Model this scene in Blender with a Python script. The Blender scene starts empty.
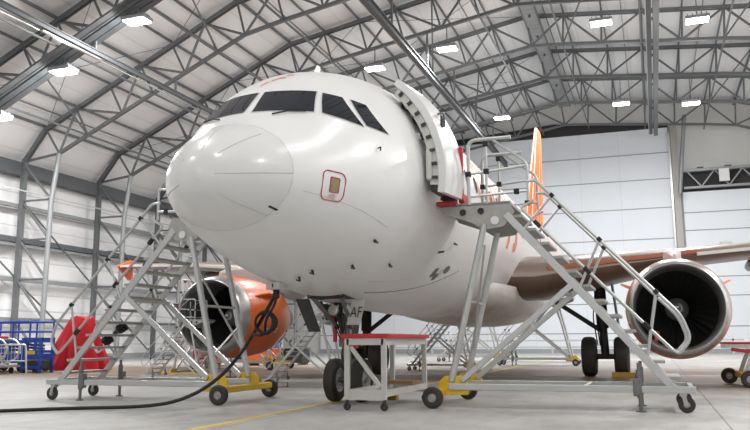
import bpy, bmesh, math, random
from mathutils import Vector, Matrix
random.seed(7)
sc = bpy.context.scene
col = sc.collection
R = math.radians
PI = math.pi

# ------------------------------------------------------------------ materials
def M(name, c, rough=0.5, metal=0.0, var=0.0, vscale=3.0, coat=0.0, bump=0.0, bscale=40.0, emit=None, spec=0.5, trans=0.0):
    m = bpy.data.materials.new(name); m.use_nodes = True
    nt = m.node_tree; b = nt.nodes['Principled BSDF']
    b.inputs['Base Color'].default_value = (*c, 1); b.inputs['Roughness'].default_value = rough
    b.inputs['Metallic'].default_value = metal; b.inputs['Coat Weight'].default_value = coat
    b.inputs['Specular IOR Level'].default_value = spec
    b.inputs['Coat Roughness'].default_value = 0.12
    if trans: b.inputs['Transmission Weight'].default_value = trans
    tc = nt.nodes.new('ShaderNodeTexCoord')
    if var:
        n = nt.nodes.new('ShaderNodeTexNoise'); n.inputs['Scale'].default_value = vscale; n.inputs['Detail'].default_value = 6
        nt.links.new(tc.outputs['Object'], n.inputs['Vector'])
        mx = nt.nodes.new('ShaderNodeMix'); mx.data_type = 'RGBA'
        mx.inputs[6].default_value = (*[max(0, x * (1 - var)) for x in c], 1)
        mx.inputs[7].default_value = (*[min(1, x * (1 + var)) for x in c], 1)
        nt.links.new(n.outputs['Fac'], mx.inputs[0]); nt.links.new(mx.outputs[2], b.inputs['Base Color'])
    if bump:
        n = nt.nodes.new('ShaderNodeTexNoise'); n.inputs['Scale'].default_value = bscale
        nt.links.new(tc.outputs['Object'], n.inputs['Vector'])
        bp = nt.nodes.new('ShaderNodeBump'); bp.inputs['Strength'].default_value = bump; bp.inputs['Distance'].default_value = 0.02
        nt.links.new(n.outputs['Fac'], bp.inputs['Height']); nt.links.new(bp.outputs['Normal'], b.inputs['Normal'])
    if emit:
        b.inputs['Emission Color'].default_value = (*emit[0], 1); b.inputs['Emission Strength'].default_value = emit[1]
    return m

def wave_mat(name, c, axis, period, dark=0.8, rough=0.55, bump=0.3, var=0.06, metal=0.0):
    """corrugated / ribbed sheet: bands along one object axis"""
    m = M(name, c, rough, metal); nt = m.node_tree; b = nt.nodes['Principled BSDF']
    tc = nt.nodes.new('ShaderNodeTexCoord'); sp = nt.nodes.new('ShaderNodeSeparateXYZ')
    nt.links.new(tc.outputs['Object'], sp.inputs[0])
    dv = nt.nodes.new('ShaderNodeMath'); dv.operation = 'DIVIDE'; dv.inputs[1].default_value = period
    fr = nt.nodes.new('ShaderNodeMath'); fr.operation = 'FRACT'
    nt.links.new(sp.outputs[axis], dv.inputs[0]); nt.links.new(dv.outputs[0], fr.inputs[0])
    rp = nt.nodes.new('ShaderNodeValToRGB')
    e = rp.color_ramp.elements
    e[0].position = 0.0; e[0].color = (0, 0, 0, 1); e[1].position = 0.07; e[1].color = (1, 1, 1, 1)
    k = e.new(0.93); k.color = (1, 1, 1, 1); k = e.new(1.0); k.color = (0, 0, 0, 1)
    nt.links.new(fr.outputs[0], rp.inputs[0])
    n = nt.nodes.new('ShaderNodeTexNoise'); n.inputs['Scale'].default_value = 0.5; n.inputs['Detail'].default_value = 5
    nt.links.new(tc.outputs['Object'], n.inputs['Vector'])
    mx = nt.nodes.new('ShaderNodeMix'); mx.data_type = 'RGBA'
    mx.inputs[6].default_value = (*[x * (1 - var) for x in c], 1); mx.inputs[7].default_value = (*[min(1, x * (1 + var)) for x in c], 1)
    nt.links.new(n.outputs['Fac'], mx.inputs[0])
    m2 = nt.nodes.new('ShaderNodeMix'); m2.data_type = 'RGBA'
    m2.inputs[6].default_value = (*[x * dark for x in c], 1)
    nt.links.new(mx.outputs[2], m2.inputs[7]); nt.links.new(rp.outputs[0], m2.inputs[0]); nt.links.new(m2.outputs[2], b.inputs['Base Color'])
    bp = nt.nodes.new('ShaderNodeBump'); bp.inputs['Strength'].default_value = bump; bp.inputs['Distance'].default_value = 0.03
    nt.links.new(rp.outputs[0], bp.inputs['Height']); nt.links.new(bp.outputs['Normal'], b.inputs['Normal'])
    return m

ALU = M('aluminium', (0.56, 0.57, 0.565), 0.34, 0.6, 0.08, 6)
ALU_DK = M('grey_tread_metal', (0.42, 0.41, 0.39), 0.55, 0.4, 0.18, 9)
STEEL = M('painted_truss_steel', (0.15, 0.157, 0.163), 0.5, 0.15, 0.12, 2)
STEEL_L = M('light_leg_steel', (0.30, 0.315, 0.325), 0.45, 0.3, 0.1, 2)
STEEL_D = M('dark_beam_steel', (0.10, 0.108, 0.115), 0.65, 0.0, 0.1, 2)
BRIGHT = M('bright_rail_steel', (0.42, 0.41, 0.39), 0.35, 0.6, 0.1, 2)
YEL = M('yellow_paint', (0.78, 0.50, 0.02), 0.45, 0, 0.12, 5)
RED = M('red_padding', (0.55, 0.025, 0.03), 0.45, 0, 0.1, 8)
REDV = M('red_tarpaulin', (0.50, 0.012, 0.018), 0.6, 0, 0.12, 2, spec=.25)
BLU = M('blue_paint', (0.015, 0.07, 0.42), 0.4, 0, 0.12, 4)
BLK = M('black_rubber', (0.012, 0.012, 0.013), 0.6, 0, 0.2, 8)
TYRE = M('tyre_rubber', (0.045, 0.041, 0.036), 0.75, 0, 0.3, 5)
CLAMP = M('black_clamp', (0.01, 0.01, 0.011), 0.5)
HUB = M('hub_grey', (0.45, 0.45, 0.44), 0.4, 0.5, 0.1, 8)
WHITE = M('white_paint', (0.78, 0.78, 0.775), 0.3)
ORANGE = M('orange_paint', (0.83, 0.155, 0.012), 0.36, 0, 0.05, 1.5, coat=0.15)
LIP = M('polished_inlet_lip', (0.60, 0.60, 0.60), 0.30, 0.9, 0.06, 3)
DUCT = M('inlet_duct_grey', (0.22, 0.22, 0.215), 0.45, 0.3)
BLADE = M('fan_blade_titanium', (0.15, 0.146, 0.14), 0.32, 0.8)
SPIN = M('spinner_grey', (0.26, 0.26, 0.26), 0.4, 0.2)
GLASS = M('cockpit_glass', (0.010, 0.014, 0.022), 0.05, 0, spec=0.45)
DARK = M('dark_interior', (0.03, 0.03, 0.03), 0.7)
GEAR = M('gear_metal', (0.20, 0.20, 0.20), 0.45, 0.5, 0.25, 10)
GEARD = M('dark_gear_metal', (0.05, 0.05, 0.05), 0.5, 0.4, 0.3, 10)
WHITE_D = M('gear_door_white', (0.62, 0.61, 0.58), 0.4, 0, 0.06, 6)
SLATO = M('slat_orange_reflection', (0.40, 0.13, 0.06), 0.4)  # orange reflection of the engine cowl, painted onto the inboard slat
TXT_O = M('orange_lettering', (0.85, 0.17, 0.015), 0.35)
TXT_R = M('red_lettering', (0.42, 0.03, 0.03), 0.4)
TXT_K = M('black_lettering', (0.02, 0.02, 0.02), 0.4)
TXT_W = M('white_lettering', (0.8, 0.8, 0.8), 0.4)
GOLD = M('brass_plate', (0.30, 0.24, 0.13), 0.45, 0.4, 0.25, 30)
SEAM = M('panel_seam', (0.56, 0.56, 0.56), 0.6)
WOOD = M('timber', (0.28, 0.17, 0.08), 0.7, 0, 0.3, 12)
CHOCK = M('yellow_brown_chock', (0.36, 0.20, 0.02), 0.6, 0, 0.2, 6)
LENS = M('floodlight_lens', (0.9, 0.9, 0.9), 0.3, emit=((1.0, 0.98, 0.94), 16))
LAMPG = M('lamp_glass', (0.75, 0.75, 0.72), 0.08, 0.3)
DOORW = M('door_panel_white', (0.76, 0.80, 0.85), 0.45, 0, 0.03, 0.6)
LEAF = M('leaf_seam_grey', (0.60, 0.63, 0.66), 0.5)
JOINT = M('door_joint', (0.30, 0.29, 0.27), 0.6)
KICK = M('door_kick_grey', (0.33, 0.35, 0.37), 0.5)
UPPER = M('upper_wall_grey', (0.70, 0.70, 0.69), 0.55, 0, 0.04, 0.7)
POST = M('door_post_beige', (0.42, 0.41, 0.39), 0.5, 0, 0.1, 2)
LINE = M('yellow_floor_paint', (0.66, 0.47, 0.05), 0.6, 0, 0.3, 6)
ROOF = wave_mat('roof_deck_sheet', (0.82, 0.825, 0.83), 0, 1.05, 0.88, 0.6, 0.25)
CLAD = wave_mat('wall_cladding', (0.84, 0.845, 0.85), 2, 0.95, 0.72, 0.42, 0.6)
DUCTG = wave_mat('ridge_duct_sheet', (0.30, 0.31, 0.315), 1, 0.6, 0.6, 0.5, 0.4)

def plane_paint():
    m = M('aircraft_white', (0.80, 0.80, 0.795), 0.34, coat=0.12); nt = m.node_tree; b = nt.nodes['Principled BSDF']
    tc = nt.nodes.new('ShaderNodeTexCoord'); sp = nt.nodes.new('ShaderNodeSeparateXYZ'); nt.links.new(tc.outputs['Object'], sp.inputs[0])
    # grime washed along the belly and behind the nose gear
    n = nt.nodes.new('ShaderNodeTexNoise'); n.inputs['Scale'].default_value = 0.9; n.inputs['Detail'].default_value = 8; n.inputs['Roughness'].default_value = 0.62
    mp = nt.nodes.new('ShaderNodeMapping'); mp.inputs['Scale'].default_value = (1.6, 0.55, 1.0)
    nt.links.new(tc.outputs['Object'], mp.inputs[0]); nt.links.new(mp.outputs[0], n.inputs['Vector'])
    mz = nt.nodes.new('ShaderNodeMapRange'); mz.inputs[1].default_value = 3.5; mz.inputs[2].default_value = 1.8; mz.interpolation_type = 'SMOOTHSTEP'
    nt.links.new(sp.outputs[2], mz.inputs[0])
    my = nt.nodes.new('ShaderNodeMapRange'); my.inputs[1].default_value = 1.5; my.inputs[2].default_value = 6.0
    nt.links.new(sp.outputs[1], my.inputs[0])
    nr = nt.nodes.new('ShaderNodeMapRange'); nr.inputs[1].default_value = 0.40; nr.inputs[2].default_value = 0.66
    nt.links.new(n.outputs['Fac'], nr.inputs[0])
    a = nt.nodes.new('ShaderNodeMath'); a.operation = 'MULTIPLY'; nt.links.new(mz.outputs[0], a.inputs[0]); nt.links.new(nr.outputs[0], a.inputs[1])
    a2 = nt.nodes.new('ShaderNodeMath'); a2.operation = 'MULTIPLY'; nt.links.new(a.outputs[0], a2.inputs[0]); nt.links.new(my.outputs[0], a2.inputs[1])
    mx = nt.nodes.new('ShaderNodeMix'); mx.data_type = 'RGBA'; mx.inputs[6].default_value = (0.80, 0.80, 0.795, 1); mx.inputs[7].default_value = (0.55, 0.48, 0.42, 1)
    nt.links.new(a2.outputs[0], mx.inputs[0])
    # pale orange hatching on the rear body
    ad = nt.nodes.new('ShaderNodeMath'); ad.operation = 'ADD'; nt.links.new(sp.outputs[1], ad.inputs[0]); nt.links.new(sp.outputs[2], ad.inputs[1])
    ml = nt.nodes.new('ShaderNodeMath'); ml.operation = 'MULTIPLY'; ml.inputs[1].default_value = 2.6; nt.links.new(ad.outputs[0], ml.inputs[0])
    fr = nt.nodes.new('ShaderNodeMath'); fr.operation = 'FRACT'; nt.links.new(ml.outputs[0], fr.inputs[0])
    gt = nt.nodes.new('ShaderNodeMath'); gt.operation = 'GREATER_THAN'; gt.inputs[1].default_value = 0.45; nt.links.new(fr.outputs[0], gt.inputs[0])
    y2 = nt.nodes.new('ShaderNodeMapRange'); y2.inputs[1].default_value = 10.0; y2.inputs[2].default_value = 17.0; y2.inputs[4].default_value = 0.62
    nt.links.new(sp.outputs[1], y2.inputs[0])
    z2 = nt.nodes.new('ShaderNodeMapRange'); z2.inputs[1].default_value = 2.6; z2.inputs[2].default_value = 3.3; nt.links.new(sp.outputs[2], z2.inputs[0])
    h1 = nt.nodes.new('ShaderNodeMath'); h1.operation = 'MULTIPLY'; nt.links.new(gt.outputs[0], h1.inputs[0]); nt.links.new(y2.outputs[0], h1.inputs[1])
    h2 = nt.nodes.new('ShaderNodeMath'); h2.operation = 'MULTIPLY'; nt.links.new(h1.outputs[0], h2.inputs[0]); nt.links.new(z2.outputs[0], h2.inputs[1])
    m2 = nt.nodes.new('ShaderNodeMix'); m2.data_type = 'RGBA'; m2.inputs[7].default_value = (0.83, 0.33, 0.22, 1)
    nt.links.new(mx.outputs[2], m2.inputs[6]); nt.links.new(h2.outputs[0], m2.inputs[0]); nt.links.new(m2.outputs[2], b.inputs['Base Color'])
    return m
PAINT = plane_paint(); PAINT.node_tree.nodes['Principled BSDF'].inputs['Coat Roughness'].default_value = .2
RADOME = M('radome_white', (0.74, 0.74, 0.735), 0.27, coat=0.3, var=0.02, vscale=1.2)
WINGM = M('wing_brown_shaded', (0.20, 0.148, 0.115), 0.4, 0.0, 0.14, 0.8, coat=0.2)  # dark brown tone carries the shade under the wing

def fin_paint():
    m = M('fin_orange_white', (0.83, 0.155, 0.012), 0.6, spec=.2); nt = m.node_tree; b = nt.nodes['Principled BSDF']
    tc = nt.nodes.new('ShaderNodeTexCoord'); mp = nt.nodes.new('ShaderNodeMapping'); mp.inputs['Rotation'].default_value = (R(35), 0, 0)
    nt.links.new(tc.outputs['Object'], mp.inputs[0])
    w = nt.nodes.new('ShaderNodeTexWave'); w.wave_type = 'BANDS'; w.bands_direction = 'Y'; w.inputs['Scale'].default_value = 0.33; w.inputs['Distortion'].default_value = 1.0
    nt.links.new(mp.outputs[0], w.inputs['Vector'])
    gt = nt.nodes.new('ShaderNodeMath'); gt.operation = 'GREATER_THAN'; gt.inputs[1].default_value = 0.985; nt.links.new(w.outputs['Fac'], gt.inputs[0])
    mx = nt.nodes.new('ShaderNodeMix'); mx.data_type = 'RGBA'; mx.inputs[6].default_value = (0.83, 0.155, 0.012, 1); mx.inputs[7].default_value = (0.8, 0.76, 0.74, 1)
    nt.links.new(gt.outputs[0], mx.inputs[0]); nt.links.new(mx.outputs[2], b.inputs['Base Color'])
    return m
FIN = fin_paint()

def floor_mat():
    m = M('concrete_floor', (0.44, 0.43, 0.41), 0.42); nt = m.node_tree; b = nt.nodes['Principled BSDF']
    tc = nt.nodes.new('ShaderNodeTexCoord'); o = tc.outputs['Object']
    def noise(s, d=7, r=0.6, sc_=(1, 1, 1)):
        mp = nt.nodes.new('ShaderNodeMapping'); mp.inputs['Scale'].default_value = sc_; nt.links.new(o, mp.inputs[0])
        n = nt.nodes.new('ShaderNodeTexNoise'); n.inputs['Scale'].default_value = s; n.inputs['Detail'].default_value = d; n.inputs['Roughness'].default_value = r
        nt.links.new(mp.outputs[0], n.inputs['Vector']); return n.outputs['Fac']
    def ramp(f, p0, p1):
        r = nt.nodes.new('ShaderNodeMapRange'); r.inputs[1].default_value = p0; r.inputs[2].default_value = p1; nt.links.new(f, r.inputs[0]); return r.outputs[0]
    def mix(f, a, bcol):
        x = nt.nodes.new('ShaderNodeMix'); x.data_type = 'RGBA'
        for i, v in ((6, a), (7, bcol)):
            if isinstance(v, tuple): x.inputs[i].default_value = (*v, 1)
            else: nt.links.new(v, x.inputs[i])
        if isinstance(f, float): x.inputs[0].default_value = f
        else: nt.links.new(f, x.inputs[0])
        return x.outputs[2]
    def mul(a, c):
        x = nt.nodes.new('ShaderNodeMath'); x.operation = 'MULTIPLY'; nt.links.new(a, x.inputs[0])
        if isinstance(c, float): x.inputs[1].default_value = c
        else: nt.links.new(c, x.inputs[1])
        return x.outputs[0]
    base = mix(ramp(noise(0.35, 9, .68), .3, .7), (0.34, 0.333, 0.32), (0.53, 0.524, 0.512))
    base = mix(mul(ramp(noise(2.2, 9, 0.7, (1, .35, 1)), 0.46, 0.7), 0.5), base, (0.27, 0.25, 0.23))
    sp = nt.nodes.new('ShaderNodeSeparateXYZ'); nt.links.new(o, sp.inputs[0])
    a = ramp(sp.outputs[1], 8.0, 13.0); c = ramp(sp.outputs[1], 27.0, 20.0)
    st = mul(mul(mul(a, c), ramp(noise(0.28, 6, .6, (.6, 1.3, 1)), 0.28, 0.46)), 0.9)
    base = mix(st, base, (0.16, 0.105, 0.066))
    base = mix(mul(ramp(noise(5.5, 4, .5), 0.66, 0.74), 0.5), base, (0.20, 0.19, 0.18))
    br = nt.nodes.new('ShaderNodeTexBrick'); br.offset = 0.0; br.inputs['Scale'].default_value = 1.0
    br.inputs['Brick Width'].default_value = 6.0; br.inputs['Row Height'].default_value = 4.5; br.inputs['Mortar Size'].default_value = 0.014; br.inputs['Mortar Smooth'].default_value = 0.4
    nt.links.new(o, br.inputs['Vector'])
    base = mix(mul(br.outputs['Fac'], 0.75), base, (0.10, 0.095, 0.09))
    nt.links.new(base, b.inputs['Base Color'])
    rr = nt.nodes.new('ShaderNodeMapRange'); rr.inputs[3].default_value = 0.34; rr.inputs[4].default_value = 0.62
    nt.links.new(noise(0.8, 5), rr.inputs[0]); nt.links.new(rr.outputs[0], b.inputs['Roughness'])
    bp = nt.nodes.new('ShaderNodeBump'); bp.inputs['Strength'].default_value = 0.08; bp.inputs['Distance'].default_value = 0.02
    nt.links.new(noise(14, 5), bp.inputs['Height']); nt.links.new(bp.outputs['Normal'], b.inputs['Normal'])
    return m
FLOOR = floor_mat(); FLOOR.node_tree.nodes['Principled BSDF'].inputs['Specular IOR Level'].default_value = .16

# ------------------------------------------------------------------ mesh helpers
def frame(d, up=None):
    d = Vector(d).normalized(); up = Vector(up) if up is not None else Vector((0, 0, 1))
    if abs(d.dot(up.normalized())) > 0.985: up = Vector((0, 1, 0)) if abs(d.y) < 0.9 else Vector((1, 0, 0))
    s = d.cross(up).normalized(); return d, s, s.cross(d).normalized()

class MB:
    def __init__(self): self.v = []; self.f = []
    def add(self, vs, fs):
        k = len(self.v); self.v += [Vector(p) for p in vs]; self.f += [tuple(i + k for i in f) for f in fs]; return self
    def box(self, c, s, rz=0.0, m=None):
        x, y, z = (q / 2 for q in s); c = Vector(c)
        mt = m or Matrix.Rotation(rz, 3, 'Z')
        vs = [c + mt @ Vector((a * x, b * y, d * z)) for d in (-1, 1) for a, b in ((-1, -1), (1, -1), (1, 1), (-1, 1))]
        return self.add(vs, [(3, 2, 1, 0), (4, 5, 6, 7), (0, 1, 5, 4), (1, 2, 6, 5), (2, 3, 7, 6), (3, 0, 4, 7)])
    def bar(self, a, b, w, h, up=None):
        a, b = Vector(a), Vector(b); d, s, u = frame(b - a, up)
        vs = [p + s * (i * w / 2) + u * (j * h / 2) for p in (a, b) for i, j in ((-1, -1), (1, -1), (1, 1), (-1, 1))]
        return self.add(vs, [(0, 1, 2, 3)[::-1], (4, 5, 6, 7), (0, 1, 5, 4), (1, 2, 6, 5), (2, 3, 7, 6), (3, 0, 4, 7)])
    def ibeam(self, a, b, w, h, t=0.03, up=None):
        a, b = Vector(a), Vector(b); d, s, u = frame(b - a, up)
        self.bar(a + u * (h / 2), b + u * (h / 2), w, t, up); self.bar(a - u * (h / 2), b - u * (h / 2), w, t, up); return self.bar(a, b, t, h - t * .5, up)
    def tube(self, a, b, r, n=10, r2=None, caps=True):
        a, b = Vector(a), Vector(b); d, s, u = frame(b - a); r2 = r if r2 is None else r2
        vs = [p + (s * math.cos(2 * PI * i / n) + u * math.sin(2 * PI * i / n)) * q for p, q in ((a, r), (b, r2)) for i in range(n)]
        fs = [(i, (i + 1) % n, n + (i + 1) % n, n + i) for i in range(n)]
        if caps: fs += [tuple(range(n))[::-1], tuple(range(n, 2 * n))]
        return self.add(vs, fs)
    def path(self, pts, r, n=8, closed=False, bend=0.0):
        pts = [Vector(p) for p in pts]
        if bend:
            q = [pts[0]]
            for i in range(1, len(pts) - 1):
                a, p, b = pts[i - 1], pts[i], pts[i + 1]
                l = min(bend, (p - a).length * .45, (b - p).length * .45)
                p0 = p + (a - p).normalized() * l; p1 = p + (b - p).normalized() * l
                for t in (0, .25, .5, .75, 1): q.append(p0 * (1 - t) ** 2 + p * 2 * t * (1 - t) + p1 * t * t)
            q.append(pts[-1]); pts = q
        k = len(pts); vs = []; prev = None
        for i, p in enumerate(pts):
            if closed: d = pts[(i + 1) % k] - pts[i - 1]
            else: d = pts[min(i + 1, k - 1)] - pts[max(i - 1, 0)]
            d.normalize()
            if prev is None: _, s, u = frame(d)
            else:
                s = prev - d * prev.dot(d); s.normalize(); u = s.cross(d)
            prev = s
            vs += [p + (s * math.cos(2 * PI * j / n) + u * math.sin(2 * PI * j / n)) * r for j in range(n)]
        fs = []
        for i in range(k if closed else k - 1):
            for j in range(n):
                a, b = i * n + j, i * n + (j + 1) % n; c = ((i + 1) % k) * n
                fs.append((a, b, c + (j + 1) % n, c + j))
        if not closed: fs += [tuple(range(n))[::-1], tuple(range((k - 1) * n, k * n))]
        return self.add(vs, fs)
    def lathe(self, prof, c, ax=(0, 1, 0), n=48, a0=0.0, a1=2 * PI, cap=False):
        """prof: (distance along axis, radius)"""
        c = Vector(c); d, s, u = frame(ax); full = abs(a1 - a0 - 2 * PI) < 1e-6; m = n if full else n + 1
        vs = [c + d * t + (s * math.cos(a0 + (a1 - a0) * i / n) + u * math.sin(a0 + (a1 - a0) * i / n)) * r for t, r in prof for i in range(m)]
        fs = []
        for k in range(len(prof) - 1):
            for i in range(n):
                j = (i + 1) % m; fs.append((k * m + i, k * m + j, (k + 1) * m + j, (k + 1) * m + i))
        if cap: fs += [tuple(range(m))[::-1], tuple(range((len(prof) - 1) * m, len(prof) * m))]
        return self.add(vs, fs)
    def prism(self, poly, d):
        d = Vector(d); p = [Vector(q) for q in poly]; n = len(p)
        return self.add(p + [q + d for q in p], [tuple(range(n))[::-1], tuple(range(n, 2 * n))] + [(i, (i + 1) % n, n + (i + 1) % n, n + i) for i in range(n)])
    def grid(self, rows, closed_u=False):
        n = len(rows[0]); vs = [p for r in rows for p in r]; fs = []
        for i in range(len(rows) - 1):
            for j in range(n if closed_u else n - 1):
                fs.append((i * n + j, i * n + (j + 1) % n, (i + 1) * n + (j + 1) % n, (i + 1) * n + j))
        return self.add(vs, fs)
    def build(self, name, mat, parent=None, smooth=True, bevel=0.0, solid=0.0):
        off = OFF.get(parent.name, Vector()) if parent is not None else Vector()
        xs = [p.x for p in self.v]; ys = [p.y for p in self.v]; zs = [p.z for p in self.v]
        o3 = Vector(((min(xs) + max(xs)) / 2, (min(ys) + max(ys)) / 2, (min(zs) + max(zs)) / 2 if parent is not None else min(zs)))
        if mat in KEEP_ORIGIN: o3 = Vector(off)
        me = bpy.data.meshes.new(name); me.from_pydata([p - o3 for p in self.v], [], self.f)
        bm = bmesh.new(); bm.from_mesh(me); bmesh.ops.recalc_face_normals(bm, faces=bm.faces); bm.to_mesh(me); bm.free()
        me.materials.append(mat)
        if smooth:
            me.polygons.foreach_set('use_smooth', [True] * len(me.polygons))
            me.set_sharp_from_angle(angle=R(38))
        o = bpy.data.objects.new(name, me); col.objects.link(o)
        if parent is not None: o.parent = parent
        o.location = o3 - off; OFF[o.name] = o3
        if solid:
            md = o.modifiers.new('solid', 'SOLIDIFY'); md.thickness = solid; md.offset = -1
        if bevel:
            md = o.modifiers.new('bevel', 'BEVEL'); md.width = bevel; md.segments = 2; md.limit_method = 'ANGLE'
        return o
OFF = {}
KEEP_ORIGIN = {PAINT, FIN, FLOOR}

def tag(o, label, cat=None, group=None, kind=None):
    o['label'] = label
    if cat: o['category'] = cat
    if group: o['group'] = group
    if kind: o['kind'] = kind
    return o
def empty(name, label, cat, loc=(0, 0, 0), group=None):
    """an Empty at the base of a thing; its parts are written in world metres"""
    o = bpy.data.objects.new(name, None); col.objects.link(o); o.location = loc; o.empty_display_size = 0.2
    OFF[o.name] = Vector(loc); return tag(o, label, cat, group)
KIDS = {}
def copy_tree(o, parent=None):
    c = o.copy(); col.objects.link(c)
    if parent is not None: c.parent = parent
    for ch in list(o.children): copy_tree(ch, c)
    return c
def struct(o):
    o['kind'] = 'structure'; return o
def arc(c, r, a0, a1, n, plane='xz'):
    out = []
    for i in range(n + 1):
        a = a0 + (a1 - a0) * i / n
        p = [0, 0, 0]; p['xyz'.index(plane[0])] = r * math.cos(a); p['xyz'.index(plane[1])] = r * math.sin(a)
        out.append(Vector(c) + Vector(p))
    return out

# ------------------------------------------------------------------ text
def text2d(s, size, ext_cuts=1):
    cu = bpy.data.curves.new('lettering_curve', 'FONT'); cu.body = s; cu.size = size; cu.resolution_u = 3; cu.align_x = 'CENTER'; cu.align_y = 'CENTER'
    o = bpy.data.objects.new('lettering_curve', cu); col.objects.link(o)
    dg = bpy.context.evaluated_depsgraph_get(); dg.update()
    me = bpy.data.meshes.new_from_object(o.evaluated_get(dg))
    bpy.data.objects.remove(o); bpy.data.curves.remove(cu)
    bm = bmesh.new(); bm.from_mesh(me); bmesh.ops.triangulate(bm, faces=bm.faces)
    for _ in range(ext_cuts): bmesh.ops.subdivide_edges(bm, edges=bm.edges, cuts=1, use_grid_fill=True)
    bmesh.ops.triangulate(bm, faces=bm.faces)
    vs = [(v.co.x, v.co.y) for v in bm.verts]; fs = [tuple(v.index for v in f.verts) for f in bm.faces]
    bm.free(); bpy.data.meshes.remove(me); return vs, fs
def lettering(s, size, fn, mat, parent, name='lettering', cuts=1, thick=0.004):
    vs, fs = text2d(s, size, cuts)
    mb = MB(); mb.add([fn(u, v) for u, v in vs], fs)
    return mb.build(name, mat, parent, smooth=False)

# ------------------------------------------------------------------ hangar shell
XL, XR, Y0, YB = -28.6, 27.4, -16.0, 59.0
OUTER = [(-27.8, 11.18), (-26.43, 12.92), (-14.42, 18.65), (-1.22, 21.03), (12.26, 19.71), (25.18, 15.67), (26.65, 12.92)]
INNER = [(-25.42, 11.46), (-22.67, 12.74), (-13.63, 16.91), (-0.76, 19.11), (11.89, 17.87), (23.35, 13.84)]
def zat(pl, x):
    for (a, za), (b, zb) in zip(pl, pl[1:]):
        if a <= x <= b: return za + (zb - za) * (x - a) / (b - a)
    return pl[0][1] if x < pl[0][0] else pl[-1][1]

struct(MB().add([(XL - 1, Y0 - 8, 0), (XR + 1, Y0 - 8, 0), (XR + 1, YB + 1, 0), (XL - 1, YB + 1, 0)], [(0, 1, 2, 3)]).build('floor', FLOOR, smooth=False))
roofp = [(XL, 10.6)] + [(x, z + 0.34) for x, z in OUTER] + [(XR, 10.6)]
roofp[1] = (-28.3, 11.3); roofp[-2] = (27.1, 13.0)
mb = MB(); mb.grid([[(x, Y0, z) for x, z in roofp], [(x, YB + 0.4, z) for x, z in roofp]])
struct(mb.build('ceiling', ROOF, smooth=False, solid=-0.12))
struct(MB().box((XL - 0.1, (Y0 + YB) / 2, 5.7), (0.2, YB - Y0, 11.4)).build('wall_left', CLAD, smooth=False))
struct(MB().box((XR + 0.1, (Y0 + YB) / 2, 5.7), (0.2, YB - Y0, 11.4)).build('wall_right', CLAD, smooth=False))
bw = [(XL, 0), (XR, 0)] + [(x, z) for x, z in roofp[::-1]]
struct(MB().prism([(x, YB + 0.25, z) for x, z in bw], (0, 0.2, 0)).build('wall_back', UPPER, smooth=False))
struct(MB().box((XL + 0.06, (Y0 + YB) / 2, 0.18), (0.12, YB - Y0, 0.36)).build('baseboard_left', KICK, smooth=False))
# big tail door: stacked white panels, seams, grey foot
def hangar_door(name, x0, x1, ztop, joints, vj, y):
    d = bpy.data.objects.new(name, None); col.objects.link(d); d.location = ((x0 + x1) / 2, y, 0); OFF[d.name] = Vector(d.location); d['kind'] = 'structure'
    MB().box(((x0 + x1) / 2, y, (ztop + .35) / 2), (x1 - x0, 0.16, ztop - .35)).build('door_leaf', DOORW, d, False)
    MB().box(((x0 + x1) / 2, y - 0.03, 0.18), (x1 - x0, 0.22, 0.36)).build('kick_strip', KICK, d, False)
    for z in joints: MB().box(((x0 + x1) / 2, y - 0.085, z), (x1 - x0, 0.03, 0.07)).build('panel_joint', JOINT, d, False)
    for x in vj: MB().box((x, y - 0.082, (ztop + .4) / 2), (0.025, 0.02, ztop - .4)).build('leaf_seam', LEAF, d, False)
    return d
struct(MB().prism([(x, Y0, z) for x, z in bw], (0, -0.2, 0)).build('wall_front', CLAD, smooth=False))  # unseen wall added behind the camera to bounce the lamp light
hangar_door('door_1', -24.0, 7.15, 18.5, (1.6, 4.0, 6.6, 9.2, 11.75, 14.15, 16.35), (-21, -16.8, -12.6, -8.4, -4.2, 0.0, 3.2), YB)
hangar_door('door_2', 8.0, 26.8, 12.9, (2.1, 4.5, 6.0, 7.5, 9.75, 11.2), (13.2, 18, 22.5), YB)
struct(MB().box((7.57, YB - 0.12, 9.2), (0.5, 0.5, 18.4)).build('trim_1', POST, smooth=False))
struct(MB().box((7.2, YB - 0.3, 9.0), (0.14, 0.2, 18.0)).build('trim_2', ALU, smooth=False))
struct(MB().prism([(-24, YB - 0.1, 18.45), (7.2, YB - 0.1, 18.45), (7.2, YB - 0.1, 18.75), (-2, YB - 0.1, 19.6), (-12, YB - 0.1, 18.9), (-24, YB - 0.1, 18.6)], (0, 0.3, 0)).build('trim_3', DARK, smooth=False))
struct(MB().box((17.4, YB + 0.1, 13.75), (18.8, 0.3, 1.7)).build('trim_4', DARK, smooth=False))

# header box truss over the low door
t = empty('header_truss', 'grey lattice header truss above the low white door at right', 'truss', (17.4, YB - .6, 12.9))
MB().box((15.6, YB - .6, 14.55), (15.0, .45, .22)).build('top_chord', STEEL_L, t, False)
MB().box((15.6, YB - .6, 13.15), (15.0, .3, .16)).build('bottom_chord', STEEL_L, t, False)
for k in range(7):
    x = 8.4 + k * 2.05
    MB().bar((x, YB - .6, 14.5), (x + 1.02, YB - .6, 13.2), .1, .1).build('web_strut', STEEL_L, t, False)
    MB().bar((x + 2.05, YB - .6, 14.5), (x + 1.02, YB - .6, 13.2), .1, .1).build('web_strut', STEEL_L, t, False)
    MB().box((x + 1.0, YB - .6, 14.72), (.5, .3, .14)).build('roller_housing', STEEL_D, t, False)
tag(MB().box((11.1, YB - 1.0, 13.95), (.75, .3, 1.0)).build('control_cabinet', WHITE, smooth=False, bevel=.02), 'small white control cabinet fixed on the lattice header truss', 'cabinet')
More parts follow.
